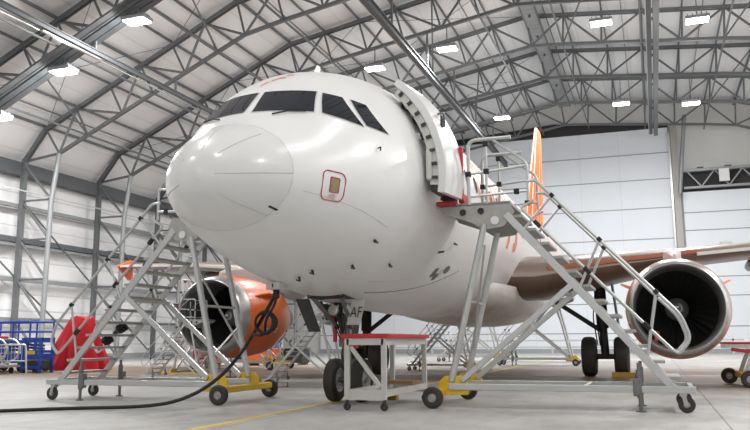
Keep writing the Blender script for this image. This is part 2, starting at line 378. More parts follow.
tag(MB().box((10.9, YB - .2, 8.35), (.9, .16, .75)).build('wall_sign', WHITE_D, smooth=False, bevel=.02), 'small pale sign plate on the low white door', 'sign')
tag(MB().tube((8.45, YB - 1.4, 19.0), (7.75, YB - 1.2, 12.6), .16, 10).build('strut_pipe', STEEL_L), 'slanting grey pipe strut beside the tall door post', 'strut')
# ceiling struts that run across in front of the back wall
# ------------------------------------------------------------------ roof trusses
ORD = ['nearest', 'second', 'third', 'fourth', 'fifth', 'sixth', 'seventh']
YT = [round(30.0 * .9167 - 8.12 + i * 6.345, 2) for i in range(7)]      # 19.38 ... 57.4
def resample(pl, xs): return [(x, zat(pl, x)) for x in xs]
XN = [-26.43, -24.4, -22.2, -20.25, -18.3, -16.35, -14.42, -12.2, -10.0, -7.8, -5.6, -3.4, -1.22, 1.03, 3.28, 5.53, 7.78, 10.03, 12.26, 14.9, 17.5, 20.1, 22.7]
def xin(x):                       # the inner node that belongs to an outer node
    return x + (0.85 if x < -14.42 else 0.5 if x < -2 else 0.25 if x < 1 else -0.1)
nodes_o = [(x, zat(OUTER, x)) for x in XN]
nodes_i = [(xin(x), zat(INNER, xin(x))) for x in XN]
nodes_i[0] = INNER[0]
def truss(i, y):
    t = empty('roof_truss', '', 'roof truss', (-27.8, y, 0), 'steel arch trusses of the hangar roof')
    t['label'] = ('grey steel arch truss carrying the lighting girder, first at upper left' if i == 0 else
                  ORD[i] + ' grey steel arch truss counted from the lighting girder towards the tall door')
    oc = MB(); pl = [(-27.8, 0.0)] + OUTER[:5] + [(24.5, zat(OUTER, 24.5))]
    for (a, za), (b, zb) in zip(pl[1:], pl[2:]): oc.ibeam((a, y, za), (b, y, zb), .20, .22, .06, (0, 1, 0))
    oc.build('outer_chord', STEEL, t, False)
    lg = MB(); lg.bar((-27.8, y, 0), (-27.8, y, 11.3), .26, .26, (0, 1, 0)); lg.build('outer_leg', STEEL, t, False)
    ic = MB()
    for (a, za), (b, zb) in zip(nodes_i, nodes_i[1:]): ic.bar((a, y, za), (b, y, zb), .17, .17, (0, 1, 0))
    ic.build('inner_chord', STEEL, t, False)
    MB().path([(-25.9, y, 0), (-25.78, y, 8.8), (-25.42, y, 11.46)], .14, 10).build('inner_leg', STEEL_L, t)
    def s(a, b, r=.055): MB().tube((a[0], y, a[1]), (b[0], y, b[1]), r, 6).build('web_strut', STEEL, t)
    for k in range(len(XN)):
        s(nodes_o[k], nodes_i[k], .06)
        if k + 1 < len(XN):
            if k % 2: s(nodes_o[k], nodes_i[k + 1], .07)
            else: s(nodes_i[k], nodes_o[k + 1], .07)
    s((-27.8, 11.18), nodes_i[0], .075)
    zs = [11.0, 8.9, 6.7, 4.5, 2.3, .2]
    for k in range(5):
        a, b = (-27.8, zs[k]), (-25.8, zs[k + 1]); s(a, b, .07); s((-25.8, zs[k + 1]), (-27.8, zs[k + 1]), .06)
        if k % 1 == 0: pass
    return t
for i, y in enumerate(YT): truss(i, y)

# purlins, girts, lower ties: one long member each
def nth(k): return ['first', 'second', 'third', 'fourth', 'fifth', 'sixth', 'seventh', 'eighth', 'ninth', 'tenth', 'eleventh', 'twelfth', 'thirteenth', 'fourteenth', 'fifteenth', 'sixteenth', 'seventeenth', 'eighteenth', 'nineteenth', 'twentieth'][k]
ya, yb = 6.0, YB
xs = sorted(XN[:19])
for k, x in enumerate(xs):
    o = MB().bar((x, ya, zat(OUTER, x) + .16), (x, yb, zat(OUTER, x) + .16), .09 if k % 3 else .13, .12).build('roof_purlin', STEEL, smooth=False)
    tag(o, f'long grey roof purlin, {nth(k)} up from the left eave, lying on the arch trusses', 'purlin', 'main roof purlins')
mids = [(a + b) / 2 for a, b in zip(xs, xs[1:])]
for k, x in enumerate(mids[::2]):
    o = MB().bar((x, ya, zat(OUTER, x) + .2), (x, yb, zat(OUTER, x) + .2), .04, .07).build('light_purlin', STEEL, smooth=False)
    tag(o, f'thin grey roof purlin, {nth(k)} of the thin ones from the left eave', 'purlin', 'thin roof purlins')
for k, j in enumerate(range(1, 19, 2)):
    x, z = nodes_i[j]
    o = MB().bar((x, 12.0, z), (x, yb, z), .09, .09).build('bottom_tie', STEEL, smooth=False)
    tag(o, f'slim longitudinal tie along the truss undersides, {nth(k)} from the left wall', 'tie bar', 'ties along the lower truss chords')
# slanting sway braces between neighbouring trusses
q = 0
for j in (1, 5, 9, 13, 17):
    for i in (1, 3, 5):
        o = MB().tube((nodes_i[j][0], YT[i], nodes_i[j][1]), (nodes_o[j + 1][0], YT[i - 1], nodes_o[j + 1][1]), .05, 6).build('sway_brace', STEEL)
        tag(o, 'slanting tubular sway brace between two neighbouring arch trusses', 'brace', 'sway braces between the roof trusses'); q += 1
for j in (0, 4, 8):
    for i in (0, 2, 4):
        for s_ in (0, 1):
            a, b = (j, j + 4) if s_ else (j + 4, j)
            o = MB().tube((nodes_o[a][0], YT[i], nodes_o[a][1]), (nodes_o[b][0], YT[i + 1], nodes_o[b][1]), .018, 5).build('bracing_rod', STEEL)
            tag(o, 'thin crossing steel bracing rod under the roof deck', 'rod', 'crossed bracing rods under the roof')
# left wall framing
for k, (z, w, h, mt_) in enumerate([(10.75, .5, .75, STEEL_D), (9.0, .06, .06, ALU), (8.65, .3, .2, STEEL_L), (6.75, .32, .3, STEEL_D), (6.45, .3, .12, STEEL_L), (4.55, .3, .22, STEEL_L), (2.35, .3, .2, STEEL_L)]):
    nm = 'eave_beam' if k == 0 else 'tension_cable' if k == 1 else 'wall_girt'
    lab = ['deep dark eave beam along the top of the left wall', 'thin pale cable strung along the left wall below the eave', 'topmost grey girt on the left cladding wall',
           'dark double girt halfway up the left cladding wall', 'pale lower flange girt under the dark double girt', 'grey girt on the left wall above the lowest girt', 'lowest grey girt on the left cladding wall'][k]
    xx = -25.8 if k == 1 else -28.1
    tag(MB().bar((xx, Y0, z), (xx, YB, z), w, h).build(nm, mt_, smooth=False), lab, 'girt' if k not in (0, 1) else nm.split('_')[1])
for i in range(0, 6):
    for z0, z1 in ((4.5, 0.3), (9, 4.6)):
        o = MB().tube((-27.9, YT[i], z0), (-27.9, YT[i + 1], z1), .05, 6).build('wall_brace', STEEL)
        tag(o, 'slanting grey tube brace in the left wall framing', 'brace', 'slanting braces of the left wall')
# crane rails
def rail(x, z, y0, y1, lab, w_=.24, h_=.34):
    t = empty('crane_rail', lab, 'crane rail', (x, (y0 + y1) / 2, z - .3))
    MB().ibeam((x, y0, z), (x, y1, z), w_, h_, .05).build('beam', STEEL_D, t, False)
    MB().bar((x - .16, y0, z - .2), (x - .16, y1, z - .2), .05, .06).build('conductor', BRIGHT, t, False)
    for y in YT:
        if y0 < y < y1: MB().bar((x, y, z + .15), (x, y, zat(INNER, x)), .1, .1, (0, 1, 0)).build('hanger', STEEL, t, False)
    return t
rail(-18.0, 14.1, 8, 46, 'dark crane rail beam crossing high at the far upper left', .14, .2)
r1 = rail(-5.9, 15.9, 12, 57, 'long dark crane rail beam above the open aircraft door')
r3 = rail(5.85, 17.7, 12, 57, 'dark crane rail beam running overhead to the tall door post')
MB().bar((6.2, 12, 17.6), (6.2, 57, 17.6), .3, .5).build('cable_channel', STEEL, r3, False)
tag(MB().tube((-18.08, 16.2, 13.9), (-18.08, 19.8, 13.9), .06, 10).build('lit_rail_edge', BRIGHT), 'bright strip for the lit edge of the crane rail at upper left', 'pipe')  # bright tube stands in for the lit stretch of rail
# ridge duct
t = empty('ridge_duct', 'wide grey ribbed duct strip running along the roof ridge', 'duct', (-.05, 30, 20.0))
MB().box((-.75, 32.0, 20.3), (.8, 48, .10)).build('duct_pan', DUCTG, t, False)
for dx in (-.42, .42): MB().bar((-.75 + dx, 8, 20.3), (-.75 + dx, 56, 20.3), .08, .2).build('side_flange', STEEL, t, False)
for k in range(12): MB().tube((-.75, 16 + k * 3.4, 20.25), (-.75, 16 + k * 3.4, 20.1), .07, 8).build('sprinkler_head', STEEL_D, t)
# lighting girder under the first truss at left
y = YT[0]
t = empty('lighting_girder', 'thick dark cable-tray girder with floodlights crossing the upper left', 'girder', (-18, y - .3, 12))
gp = [(-26, 10.35), (-22.99, 11.9), (-19.36, 13.7), (-15.49, 15.55), (-13.2, 16.6), (-8, 17.5)]
for dx, dy, w, h, mt_, nm in ((0, -.35, .28, .34, STEEL_D, 'main_beam'), (-.18, -.75, .10, .30, STEEL, 'tray_flange'), (.1, .1, .12, .34, STEEL_D, 'tray_flange'), (0, -.55, .07, .07, STEEL_L, 'conduit')):
    b = MB()
    for (a, za), (c, zc_) in zip(gp, gp[1:]): b.bar((a + dx, y + dy, za + .35), (c + dx, y + dy, zc_ + .35), w, h, (0, 1, 0))
    b.build(nm, mt_, t, False)
for k in range(11):
    f_ = k / 11; x = -25 + 12 * f_; z = zat(gp, x)
    MB().bar((x, y - .8, z + .5), (x, y + .2, z + .5), .12, .06).build('tray_bracket', STEEL_L, t, False)
    MB().bar((x, y - .3, z + .45), (x, y - .1, z + 1.2), .06, .06, (0, 1, 0)).build('hanger', STEEL, t, False)

# floodlights
def flood(x, y, z, top, lab, e=1.0):
    t = empty('floodlight', lab, 'floodlight', (x, y, z - .12), 'hangar floodlights')
    MB().box((x, y, z + .02), (1.15, .72, .16)).build('housing', STEEL_L, t, False, bevel=.02)
    MB().box((x, y, z - .09), (1.05, .64, .05)).build('lens', LENS, t, False)
    for k in range(5): MB().box((x - .44 + k * .22, y, z + .16), (.03, .6, .12)).build('cooling_fin', STEEL, t, False)
    MB().bar((x, y, z + .2), (x, y, top), .05, .05, (0, 1, 0)).build('hanger_rod', STEEL, t, False)
    la = bpy.data.lights.new('floodlight_lamp', 'AREA'); la.shape = 'RECTANGLE'; la.size = 1.0; la.size_y = .6; la.energy = FLOOD * e; la.color = (1.0, .995, .985)
    lo = bpy.data.objects.new('floodlight_lamp', la); col.objects.link(lo); lo.location = (x, y, z - .13)
    pa = bpy.data.lights.new('roof_fill_lamp', 'POINT'); pa.energy = e * ROOF_FILL; pa.shadow_soft_size = .25; pa.color = (1.0, .995, .985)  # point lamp added below each fixture to brighten roof and trusses
    po = bpy.data.objects.new('roof_fill_lamp', pa); col.objects.link(po); po.location = (x, y, z - .45)
FLOOD = 2700; ROOF_FILL = 900
FL = [(-22.99, YT[0] - .4, 11.45, 'lowest floodlight on the lighting girder at the far left edge'),
      (-19.36, YT[0] - .4, 13.25, 'middle floodlight on the lighting girder at upper left'),
      (-15.49, YT[0] - .4, 15.1, 'uppermost floodlight on the lighting girder, near the top edge'),
      (-9.02, YT[2], 16.55, 'floodlight above the cockpit roof, just left of the open aircraft door'),
      (-4.76, YT[2], 17.15, 'floodlight above the open aircraft door'),
      (3.5, YT[2], 17.45, 'high floodlight between ridge duct and right crane rail'),
      (8.11, YT[2], 16.92, 'high floodlight right of the right crane rail'),
      (-4.05, YT[4], 16.6, 'small far floodlight left of the orange tail fin'),
      (3.97, YT[4], 16.75, 'small far floodlight above the tall white door'),
      (8.29, YT[4], 16.3, 'small far floodlight over the slanting pipe strut')]
for x, y, z, lab in FL: flood(x, y, z, (zat(INNER, x) if y != YT[0] - .4 else z + .55), lab, .74 if y < 25 else .66 if y < 40 else .58)
for x, y, z, lab in [(-9, 4, 16.5, 'added unseen floodlight high over the nose, left of the aircraft'), (9, 4, 16.5, 'added unseen floodlight high over the nose, right of the aircraft'),
                     (0, -8, 17.5, 'added unseen floodlight high in the hangar mouth above the middle of the floor'), (-14, -6, 15.5, 'added unseen floodlight high in the hangar mouth on the left'), (14, -6, 15.5, 'added unseen floodlight high in the hangar mouth on the right'),
                     (19.5, 13, 15.0, 'added unseen floodlight over the right aisle abreast of the engine'), (19.5, 28, 15.0, 'added unseen floodlight over the right aisle abreast of the tail')]:
    flood(x, y, z, zat(INNER, x), lab, 1.3 if x > 19 else .36 if y > 0 else .40)  # unseen fixtures added as fill light from the front and right

# floor line
o = MB().box((-.2, 14, .003), (.11, 44, .004)).build('floor_marking', LINE, smooth=False); struct(o)

# ------------------------------------------------------------------ aircraft
NOSE = [(0.00, 3.13, 3.07, 0.02, 3.10), (0.05, 3.35, 2.89, 0.25, 3.11), (0.15, 3.50, 2.76, 0.43, 3.12), (0.35, 3.69, 2.63, 0.68, 3.15), (0.70, 3.92, 2.50, 0.95, 3.20),
        (1.00, 4.09, 2.40, 1.12, 3.26), (1.20, 4.22, 2.33, 1.21, 3.30), (1.50, 4.52, 2.25, 1.33, 3.36), (1.80, 4.80, 2.18, 1.45, 3.42), (2.20, 5.08, 2.09, 1.58, 3.49),
        (2.60, 5.27, 2.01, 1.68, 3.55), (3.00, 5.41, 1.95, 1.76, 3.60), (3.50, 5.55, 1.88, 1.83, 3.66), (4.20, 5.68, 1.79, 1.90, 3.71), (5.00, 5.77, 1.72, 1.95, 3.74),
        (6.00, 5.80, 1.66, 1.975, 3.75), (12.0, 5.80, 1.60, 1.975, 3.75), (21.0, 5.80, 1.62, 1.975, 3.75), (23.5, 5.80, 1.95, 1.93, 3.85), (27.0, 5.78, 2.85, 1.55, 4.25),
        (30.5, 5.65, 3.85, 0.98, 4.75), (33.0, 5.35, 4.60, 0.42, 5.0), (33.8, 5.12, 4.88, 0.14, 5.0)]
def pchip(xs, ys):
    n = len(xs); h = [xs[i + 1] - xs[i] for i in range(n - 1)]; d = [(ys[i + 1] - ys[i]) / h[i] for i in range(n - 1)]; m = [0.0] * n
    for i in range(1, n - 1):
        if d[i - 1] * d[i] > 0:
            w1 = 2 * h[i] + h[i - 1]; w2 = h[i] + 2 * h[i - 1]; m[i] = (w1 + w2) / (w1 / d[i - 1] + w2 / d[i])
    m[0], m[-1] = d[0], d[-1]
    def f(x):
        k = 0
        while k < n - 2 and x > xs[k + 1]: k += 1
        t = (x - xs[k]) / h[k]
        return (2 * t ** 3 - 3 * t * t + 1) * ys[k] + (t ** 3 - 2 * t * t + t) * h[k] * m[k] + (-2 * t ** 3 + 3 * t * t) * ys[k + 1] + (t ** 3 - t * t) * h[k] * m[k + 1]
    return f
NF = [pchip([r[0] for r in NOSE], [r[k] for r in NOSE]) for k in range(1, 5)]
def skin(y, th, off=0.0):
    zt, zb, w, zc = (f(y) for f in NF)
    def pt(yy, tt):
        a, b, c, e = (f(yy) for f in NF); s = math.sin(tt)
        return Vector((c * math.cos(tt), yy, e + (a - e) * s if s > 0 else e + (e - b) * s))
    p = pt(y, th)
    if off:
        n = (pt(y, th + .01) - pt(y, th - .01)).cross(pt(y + .01, th) - pt(max(0, y - .01), th)); n.normalize()
        if n.dot(Vector((math.cos(th), 0, math.sin(th)))) < 0: n = -n
        p = p + n * off
    return p
def theta_of(y, z, side=1):
    zt, zb, w, zc = (f(y) for f in NF)
    s = (z - zc) / (zt - zc) if z > zc else (z - zc) / (zc - zb)
    a = math.asin(max(-1, min(1, s))); return a if side > 0 else PI - a

plane = empty('airplane', 'white and orange twin-engine airliner parked nose forward in the middle of the hangar', 'airplane', (0, 5.07, 0))
NT = 120
ths = [2 * PI * i / NT for i in range(NT)]
ysn = [0.0005, .004, .012, .025, .05, .08, .12, .17, .23, .30, .38, .47, .55, .63, .711]
mb = MB(); mb.grid([[skin(y, t) for t in ths] for y in ysn], True); mb.add([skin(.0005, t) for t in ths], [tuple(range(NT))])
rad = mb.build('radome', RADOME, plane)
MB().grid([[skin(y, t, -.012) for t in ths] for y in (.70, .73)], True).build('radome_seam', SEAM, plane)
ys = [.715, .78, .85] + [.92 + .07 * i for i in range(51)]
ys = [y for y in ys if y < 4.5] + [4.55, 4.62, 4.76, 4.9, 5.04, 5.18, 5.32, 5.4, 5.5, 5.7, 6, 6.5] + [7 + .75 * i for i in range(19)] + [21 + .6 * i for i in range(21)] + [33.3, 33.6, 33.8]
mb = MB()
mb.grid([[skin(y, t) for t in ths] for y in ys], True)
DY0, DY1, T0, T1 = 4.55, 5.40, -3, 17        # doorway: stations and theta steps of 3 degrees
keep = []
for f in mb.f:
    c = sum((mb.v[i] for i in f), Vector()) / 4
    if DY0 < c.y < DY1 and c.x > 0.6:
        th = [round(math.degrees(math.atan2(1, 0)))]
        k = f[0] % NT; k = k if k < 90 else k - 120
        if T0 <= k < T1: continue
    keep.append(f)
mb.f = keep
fus = mb.build('fuselage', PAINT, plane)
# doorway liner
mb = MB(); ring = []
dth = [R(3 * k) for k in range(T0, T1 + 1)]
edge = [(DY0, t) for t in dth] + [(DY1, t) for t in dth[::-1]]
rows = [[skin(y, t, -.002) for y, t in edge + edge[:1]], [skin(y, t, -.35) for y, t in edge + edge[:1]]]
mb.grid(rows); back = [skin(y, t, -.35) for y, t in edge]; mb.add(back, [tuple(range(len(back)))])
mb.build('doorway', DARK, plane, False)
mb = MB()
for y, s_ in ((DY0 - .03, 1), (DY1 + .03, 1)): mb.path([skin(y, t, .004) for t in dth], .018, 6)
mb.build('doorway_seal', GEARD, plane)
# strips on the radome: lightning diverters
for th_, y0, y1 in ((R(-1), .04, .70), (R(-51), .1, .70), (R(52), .1, .6), (R(92), .1, .7), (R(140), .1, .7), (R(200), .1, .7)):
    MB().path([skin(y0 + (y1 - y0) * i / 12, th_, .001) for i in range(13)], .006, 6).build('diverter_strip', SEAM, plane)
# panel seams behind the radome
for pts in ([(.9 + i * .2, R(-18) - R(13) * i / 10) for i in range(11)], [(3.2 + i * .25, R(-70 + 2.5 * i)) for i in range(10)]):
    MB().path([skin(y, t, .001) for y, t in pts], .005, 5).build('panel_seam', SEAM, plane)
def patch(quad, n, off, name, mat, par=plane, solid=0.0):
    """a piece of skin between four (y, z, side) corners given as world points on the body"""
    mb = MB(); rows = []
    A, B, C_, D = [(q[0], theta_of(q[0], q[1], q[2])) for q in quad]
    for i in range(n + 1):
        u = i / n; row = []
        for j in range(n + 1):
            v = j / n
            y = (A[0] * (1 - v) + B[0] * v) * (1 - u) + (D[0] * (1 - v) + C_[0] * v) * u
            t = (A[1] * (1 - v) + B[1] * v) * (1 - u) + (D[1] * (1 - v) + C_[1] * v) * u
            row.append(skin(y, t, off))
        rows.append(row)
    mb.grid(rows); return mb.build(name, mat, par, True, solid=solid)
def inset(quad, k):
    cy = sum(q[0] for q in quad) / 4; cz = sum(q[1] for q in quad) / 4
    return [(cy + (q[0] - cy) * k, cz + (q[1] - cz) * k, q[2]) for q in quad]
# windshield panes by angle: (y, theta) corners, mirrored for the other side
def on_front(x, z, off):
    """the skin point with this x and z (first station from the nose that reaches it)"""
    lo, hi = .3, 4.5
    for _ in range(36):
        y = (lo + hi) / 2; zt, zb, w, zc = (f(y) for f in NF)
        if (x / w) ** 2 + ((z - zc) / (zt - zc)) ** 2 > 1: lo = y
        else: hi = y
    zt, zb, w, zc = (f(hi) for f in NF)
    return skin(hi, math.atan2((z - zc) / (zt - zc), x / w), off)
def tpatch(c4, n, off, name, mat, mir=False):
    """glass between four (y, theta) corners with edges that are straight seen from the front"""
    A, B, C_, D = [skin(p[0], R(p[1])) for p in c4]; sx = -1 if mir else 1
    mb = MB(); rows = []
    for i in range(n + 1):
        u = i / n; row = []
        for j in range(n + 1):
            v = j / n; p = (A * (1 - v) + B * v) * (1 - u) + (D * (1 - v) + C_ * v) * u
            row.append(on_front(sx * p.x, p.z, off))
        rows.append(row)
    mb.grid(rows); return mb.build(name, mat, plane)
PANES = [((1.215, 86.8), (1.50, 48.3), (1.865, 58.8), (1.63, 88.0)),
         ((1.58, 44.0), (2.10, 24.6), (2.10, 46.4), (1.905, 55.6)),
         ((2.17, 24.8), (2.655, 19.0), (2.46, 37.5), (2.215, 43.2))]
for mir in (False, True):
    for pn in PANES:
        cy = sum(p[0] for p in pn) / 4; ct = sum(p[1] for p in pn) / 4
        big = tuple((cy + (p[0] - cy) * 1.06, ct + (p[1] - ct) * 1.05) for p in pn)
        tpatch(big, 10, .004, 'pane_frame', SEAM, mir)
        tpatch(pn, 10, .009, 'windshield_pane', GLASS, mir)
# wiper arms
MB().path([skin(1.16, R(70), .02), skin(1.3, R(62), .03), skin(1.42, R(52), .03)], .012, 6).build('wiper', TXT_K, plane)
MB().path([skin(1.16, R(110), .02), skin(1.3, R(118), .03), skin(1.42, R(128), .03)], .012, 6).build('wiper', TXT_K, plane)
# red outlined service placard
def rr(y0, y1, z0, z1, r, n=5):
    out = []
    for cy, cz, a0 in ((y1 - r, z1 - r, 0), (y0 + r, z1 - r, 90), (y0 + r, z0 + r, 180), (y1 - r, z0 + r, 270)):
        for i in range(n + 1):
            a = R(a0 + 90 * i / n); out.append((cy + r * math.cos(a), cz + r * math.sin(a)))
    return out
ring = [(y + (3.10 - z) * .12, z) for y, z in rr(1.165, 1.575, 2.93, 3.31, .09)]
pl_ = MB().path([skin(y, theta_of(y, z), .003) for y, z in ring], .0085, 6, closed=True).build('service_placard', TXT_R, plane)
def pq(y0, y1, z0, z1): return [(y + (3.10 - z) * .12, z, 1) for y, z in ((y0, z0), (y1, z0), (y1, z1), (y0, z1))]
patch(pq(1.31, 1.455, 3.05, 3.22), 4, .006, 'brass_cover', GOLD, pl_)
ringb = [(y + (3.10 - z) * .12, z) for y, z in rr(1.30, 1.465, 3.04, 3.23, .015)]
MB().path([skin(y, theta_of(y, z), .004) for y, z in ringb], .008, 6, closed=True).build('cover_frame', TXT_R, pl_)
def on_skin(yc, zc_, shear=-.12, off=.005):
    return lambda u, v: skin(yc + u + v * shear, theta_of(yc + u + v * shear, zc_ + v), off)
for k, (s_, z_, mt_) in enumerate((('OXY', 3.275, TXT_K), ('CLOSE', 3.005, TXT_R), ('PRESS LATCH', 2.985, TXT_R), ('TO OPEN', 2.965, TXT_R))):
    if k: lettering(s_, .026, on_skin(1.39, z_), mt_, pl_, 'placard_text', 0)
# static port, slot, probe, panels
patch([(.60, 2.750, 1), (.74, 2.715, 1), (.745, 2.735, 1), (.605, 2.77, 1)], 3, .003, 'drain_slot', DARK)
MB().tube(skin(2.27, R(11.7)), skin(2.27, R(11.7), .05), .010).tube(skin(2.27, R(11.7), .05), skin(2.27, R(11.7), .05) + Vector((0, -.02, -.06)), .012, 8).build('probe', GEARD, plane)
patch([(5.25, 2.60, 1), (5.55, 2.64, 1), (5.57, 2.68, 1), (5.27, 2.64, 1)], 3, .003, 'vent_slot', DARK)
for a in range(2): patch([(5.72 + a * .3, 2.22, 1), (5.90 + a * .3, 2.25, 1), (5.88 + a * .3, 2.40, 1), (5.70 + a * .3, 2.37, 1)], 3, .003, 'outflow_panel', SEAM if a else GEAR)
# small masts and vents on the underside
for y, t_ in ((2.42, -73.5), (2.90, -58.4), (2.77, -39.8), (3.77, -49.2), (5.9, -25.7), (2.57, -83.7)):
    p = skin(y, R(t_)); q_ = skin(y + .03, R(t_), .06); MB().tube(p, q_, .022, 8, .014).tube(q_, skin(y - .08, R(t_), .07), .014, 8).build('drain_mast', GEARD, plane)
MB().path([skin(4.3 + .22 * i, R(-72 + 2.6 * i), .001) for i in range(14)], .008, 5).build('panel_seam', GEAR, plane)
for y, t_, a_ in ((6.35, -40, .16), (6.0, -46, .11)):
    vs = [skin(y + a_ * math.cos(a), R(t_) + .045 * math.sin(a), .004) for a in [2 * PI * i / 16 for i in range(16)]]
    MB().add(vs, [tuple(range(16))]).build('oval_vent', GEAR, plane, False)
# mark on the cockpit roof
for a, b in (((1.99, 91.5), (2.08, 88)), ((2.08, 88), (2.10, 84.5)), ((2.24, 86.5), (2.26, 82.5)), ((1.86, 96), (1.97, 92.5))):
    mb = MB(); rows = []
    for i in range(5):
        u = i / 4; y = a[0] + (b[0] - a[0]) * u; t_ = a[1] + (b[1] - a[1]) * u
        rows.append([skin(y - .03, R(t_), .004), skin(y + .03, R(t_), .004)])
    mb.grid(rows); mb.build('roof_mark', TXT_O, plane)
# big orange lettering on the side
lettering('easyJet', 2.5, lambda u, v: skin(10.75 + u, theta_of(10.75 + u, 4.52 + v * .95), .006), TXT_O, plane, 'side_lettering', 3)
# cabin windows
for k in range(14):
    y = 6.4 + k * .80
    for sd in (1, -1):
        c = [(y + .115 * math.cos(a), 4.18 + .17 * math.sin(a)) for a in [2 * PI * i / 14 for i in range(14)]]
        vs = [skin(y_, theta_of(y_, z_, sd), .010) for y_, z_ in c]
        MB().add(vs, [tuple(range(14))]).build('cabin_window', GLASS, plane, False)
# antennas
for y_ in (3.4, 8.0): MB().prism([(0.008, y_, skin(y_, PI / 2).z - .02), (.008, y_ + .3, skin(y_, PI / 2).z - .02), (.008, y_ + .32, skin(y_, PI / 2).z + .22), (.008, y_ + .2, skin(y_, PI / 2).z + .22)], (-.016, 0, 0)).build('antenna', WHITE, plane, False)

# open plug door: swung out and forward of its doorway
door = MB()
doorT = [R(-8 + 60 * i / 18) for i in range(19)]
def dpt(u, t, o):     # u across the door
    y = 3.66 + .80 * u; base = skin(4.9, t, o); return Vector((base.x + .17 + .12 * u, y, base.z - .06))
us = [i / 6 for i in range(7)]
outer = [[dpt(u, t, .10) for u in us] for t in doorT]; inner = [[dpt(u, t, -.02) for u in us] for t in doorT]
door.grid(outer); door.grid(inner)
rim_o = [r[0] for r in outer] + outer[-1][1:] + [r[-1] for r in outer[::-1]][1:] + outer[0][::-1][1:]
rim_i = [r[0] for r in inner] + inner[-1][1:] + [r[-1] for r in inner[::-1]][1:] + inner[0][::-1][1:]
door.grid([rim_o, rim_i])
cd = door.build('cabin_door', WHITE, plane)
mb = MB()
inner2 = [[dpt(.02 + .96 * u, t, -.16) for u in us] for t in doorT[1:-1]]; inner1 = [[dpt(.02 + .96 * u, t, -.03) for u in us] for t in doorT[1:-1]]
mb.grid(inner2)
ro = [r[0] for r in inner1] + inner1[-1][1:] + [r[-1] for r in inner1[::-1]][1:] + inner1[0][::-1][1:]
ri = [r[0] for r in inner2] + inner2[-1][1:] + [r[-1] for r in inner2[::-1]][1:] + inner2[0][::-1][1:]
mb.grid([ro, ri]); mb.build('inner_lining', WHITE_D, cd)
for k in range(2, 17, 2):
    t_ = doorT[k]; p = dpt(-.02, t_, -.03); q_ = dpt(-.02, t_, -.11)
    MB().bar(p, q_, .045, .04, (0, 1, 0)).build('door_stop', GEARD, cd, False)
for k in (3, 6, 9, 12, 15): MB().path([dpt(-.01, doorT[k], -.17), dpt(.3, doorT[k], -.24), dpt(.8, doorT[k], -.22)], .025, 6).build('lining_rib', GEARD, cd)
MB().path([dpt(.5, doorT[5], -.18), Vector((1.75, 4.5, 3.75)), Vector((1.7, 4.62, 3.7))], .05, 8, bend=.1).build('hinge_arm', GEAR, cd)
MB().path([dpt(.5, doorT[12], -.18), Vector((1.45, 4.4, 4.75)), Vector((1.35, 4.6, 4.75))], .05, 8, bend=.1).build('hinge_arm', GEAR, cd)
MB().box(dpt(.35, doorT[1], -.12) + Vector((0, 0, .02)), (.16, .5, .26)).build('slide_pack', GEARD, cd, False, bevel=.03)
MB().box(dpt(.3, doorT[4], -.20), (.10, .55, .5)).build('slide_cover', WHITE_D, cd, False, bevel=.03)
h = dpt(.55, doorT[12], .11); MB().path([h, h + Vector((.07, .02, .02)), h + Vector((.07, .2, .07)), h + Vector((0, .22, .07))], .018, 6, bend=.03).build('door_handle', GEAR, cd)
MB().box(dpt(.5, doorT[10], .101), (.02, .24, .3)).build('door_window', GLASS, cd, False)
lettering('EXIT', .12, lambda u, v: dpt(.45 + u, doorT[11] + v * .5, .104), TXT_R, cd, 'door_text', 0)

# belly fairing
mb = MB(); rows = []
for i in range(25):
    u = i / 24; y = 10.2 + 10.2 * u; k = math.sin(PI * u) ** .55 if 0 < u < 1 else 0
    row = []
    for j in range(41):
        a = PI + PI * j / 40
        row.append(Vector(((1.42 + .52 * k) * math.cos(a), y, 2.45 + (.78 + .20 * k) * math.sin(a) * (1.0))))
    rows.append(row)
mb.grid(rows); mb.build('belly_fairing', PAINT, plane)

# wings
def airfoil(n=14, t=.12, camber=.02):
    xs_ = [(1 - math.cos(PI * i / n)) / 2 for i in range(n + 1)]
    th = lambda x: 5 * t * (.2969 * math.sqrt(x) - .126 * x - .3516 * x * x + .2843 * x ** 3 - .1036 * x ** 4)
    up = [(x, th(x) + camber * 4 * x * (1 - x)) for x in xs_]; lo = [(x, -th(x) + camber * 4 * x * (1 - x)) for x in xs_]
    return up[::-1] + lo[1:-1]
def surf(stations, mat, name, side, thick, vertical=False, par=plane):
    rows = []
    for (s_, y, z, c, t) in stations:
        rows.append([Vector((side * s_, y + c * u, z + c * w)) if not vertical else Vector((c * w, y + c * u, z)) for u, w in airfoil(14, t, 0.0 if vertical else .015)])
    mb = MB(); mb.grid(rows, True); n = len(rows[0]); mb.add(rows[-1], [tuple(range(n))]); mb.add(rows[0], [tuple(range(n))])
    return mb.build(name, mat, par)
W = [(1.4, 12.15, 2.70, 6.6, .19), (2.3, 12.55, 2.72, 6.2, .20), (6.4, 14.65, 3.36, 3.95, .125), (11, 17.1, 3.90, 2.95, .115), (15.9, 19.8, 4.32, 1.75, .11), (17.0, 20.6, 4.40, 1.15, .09)]
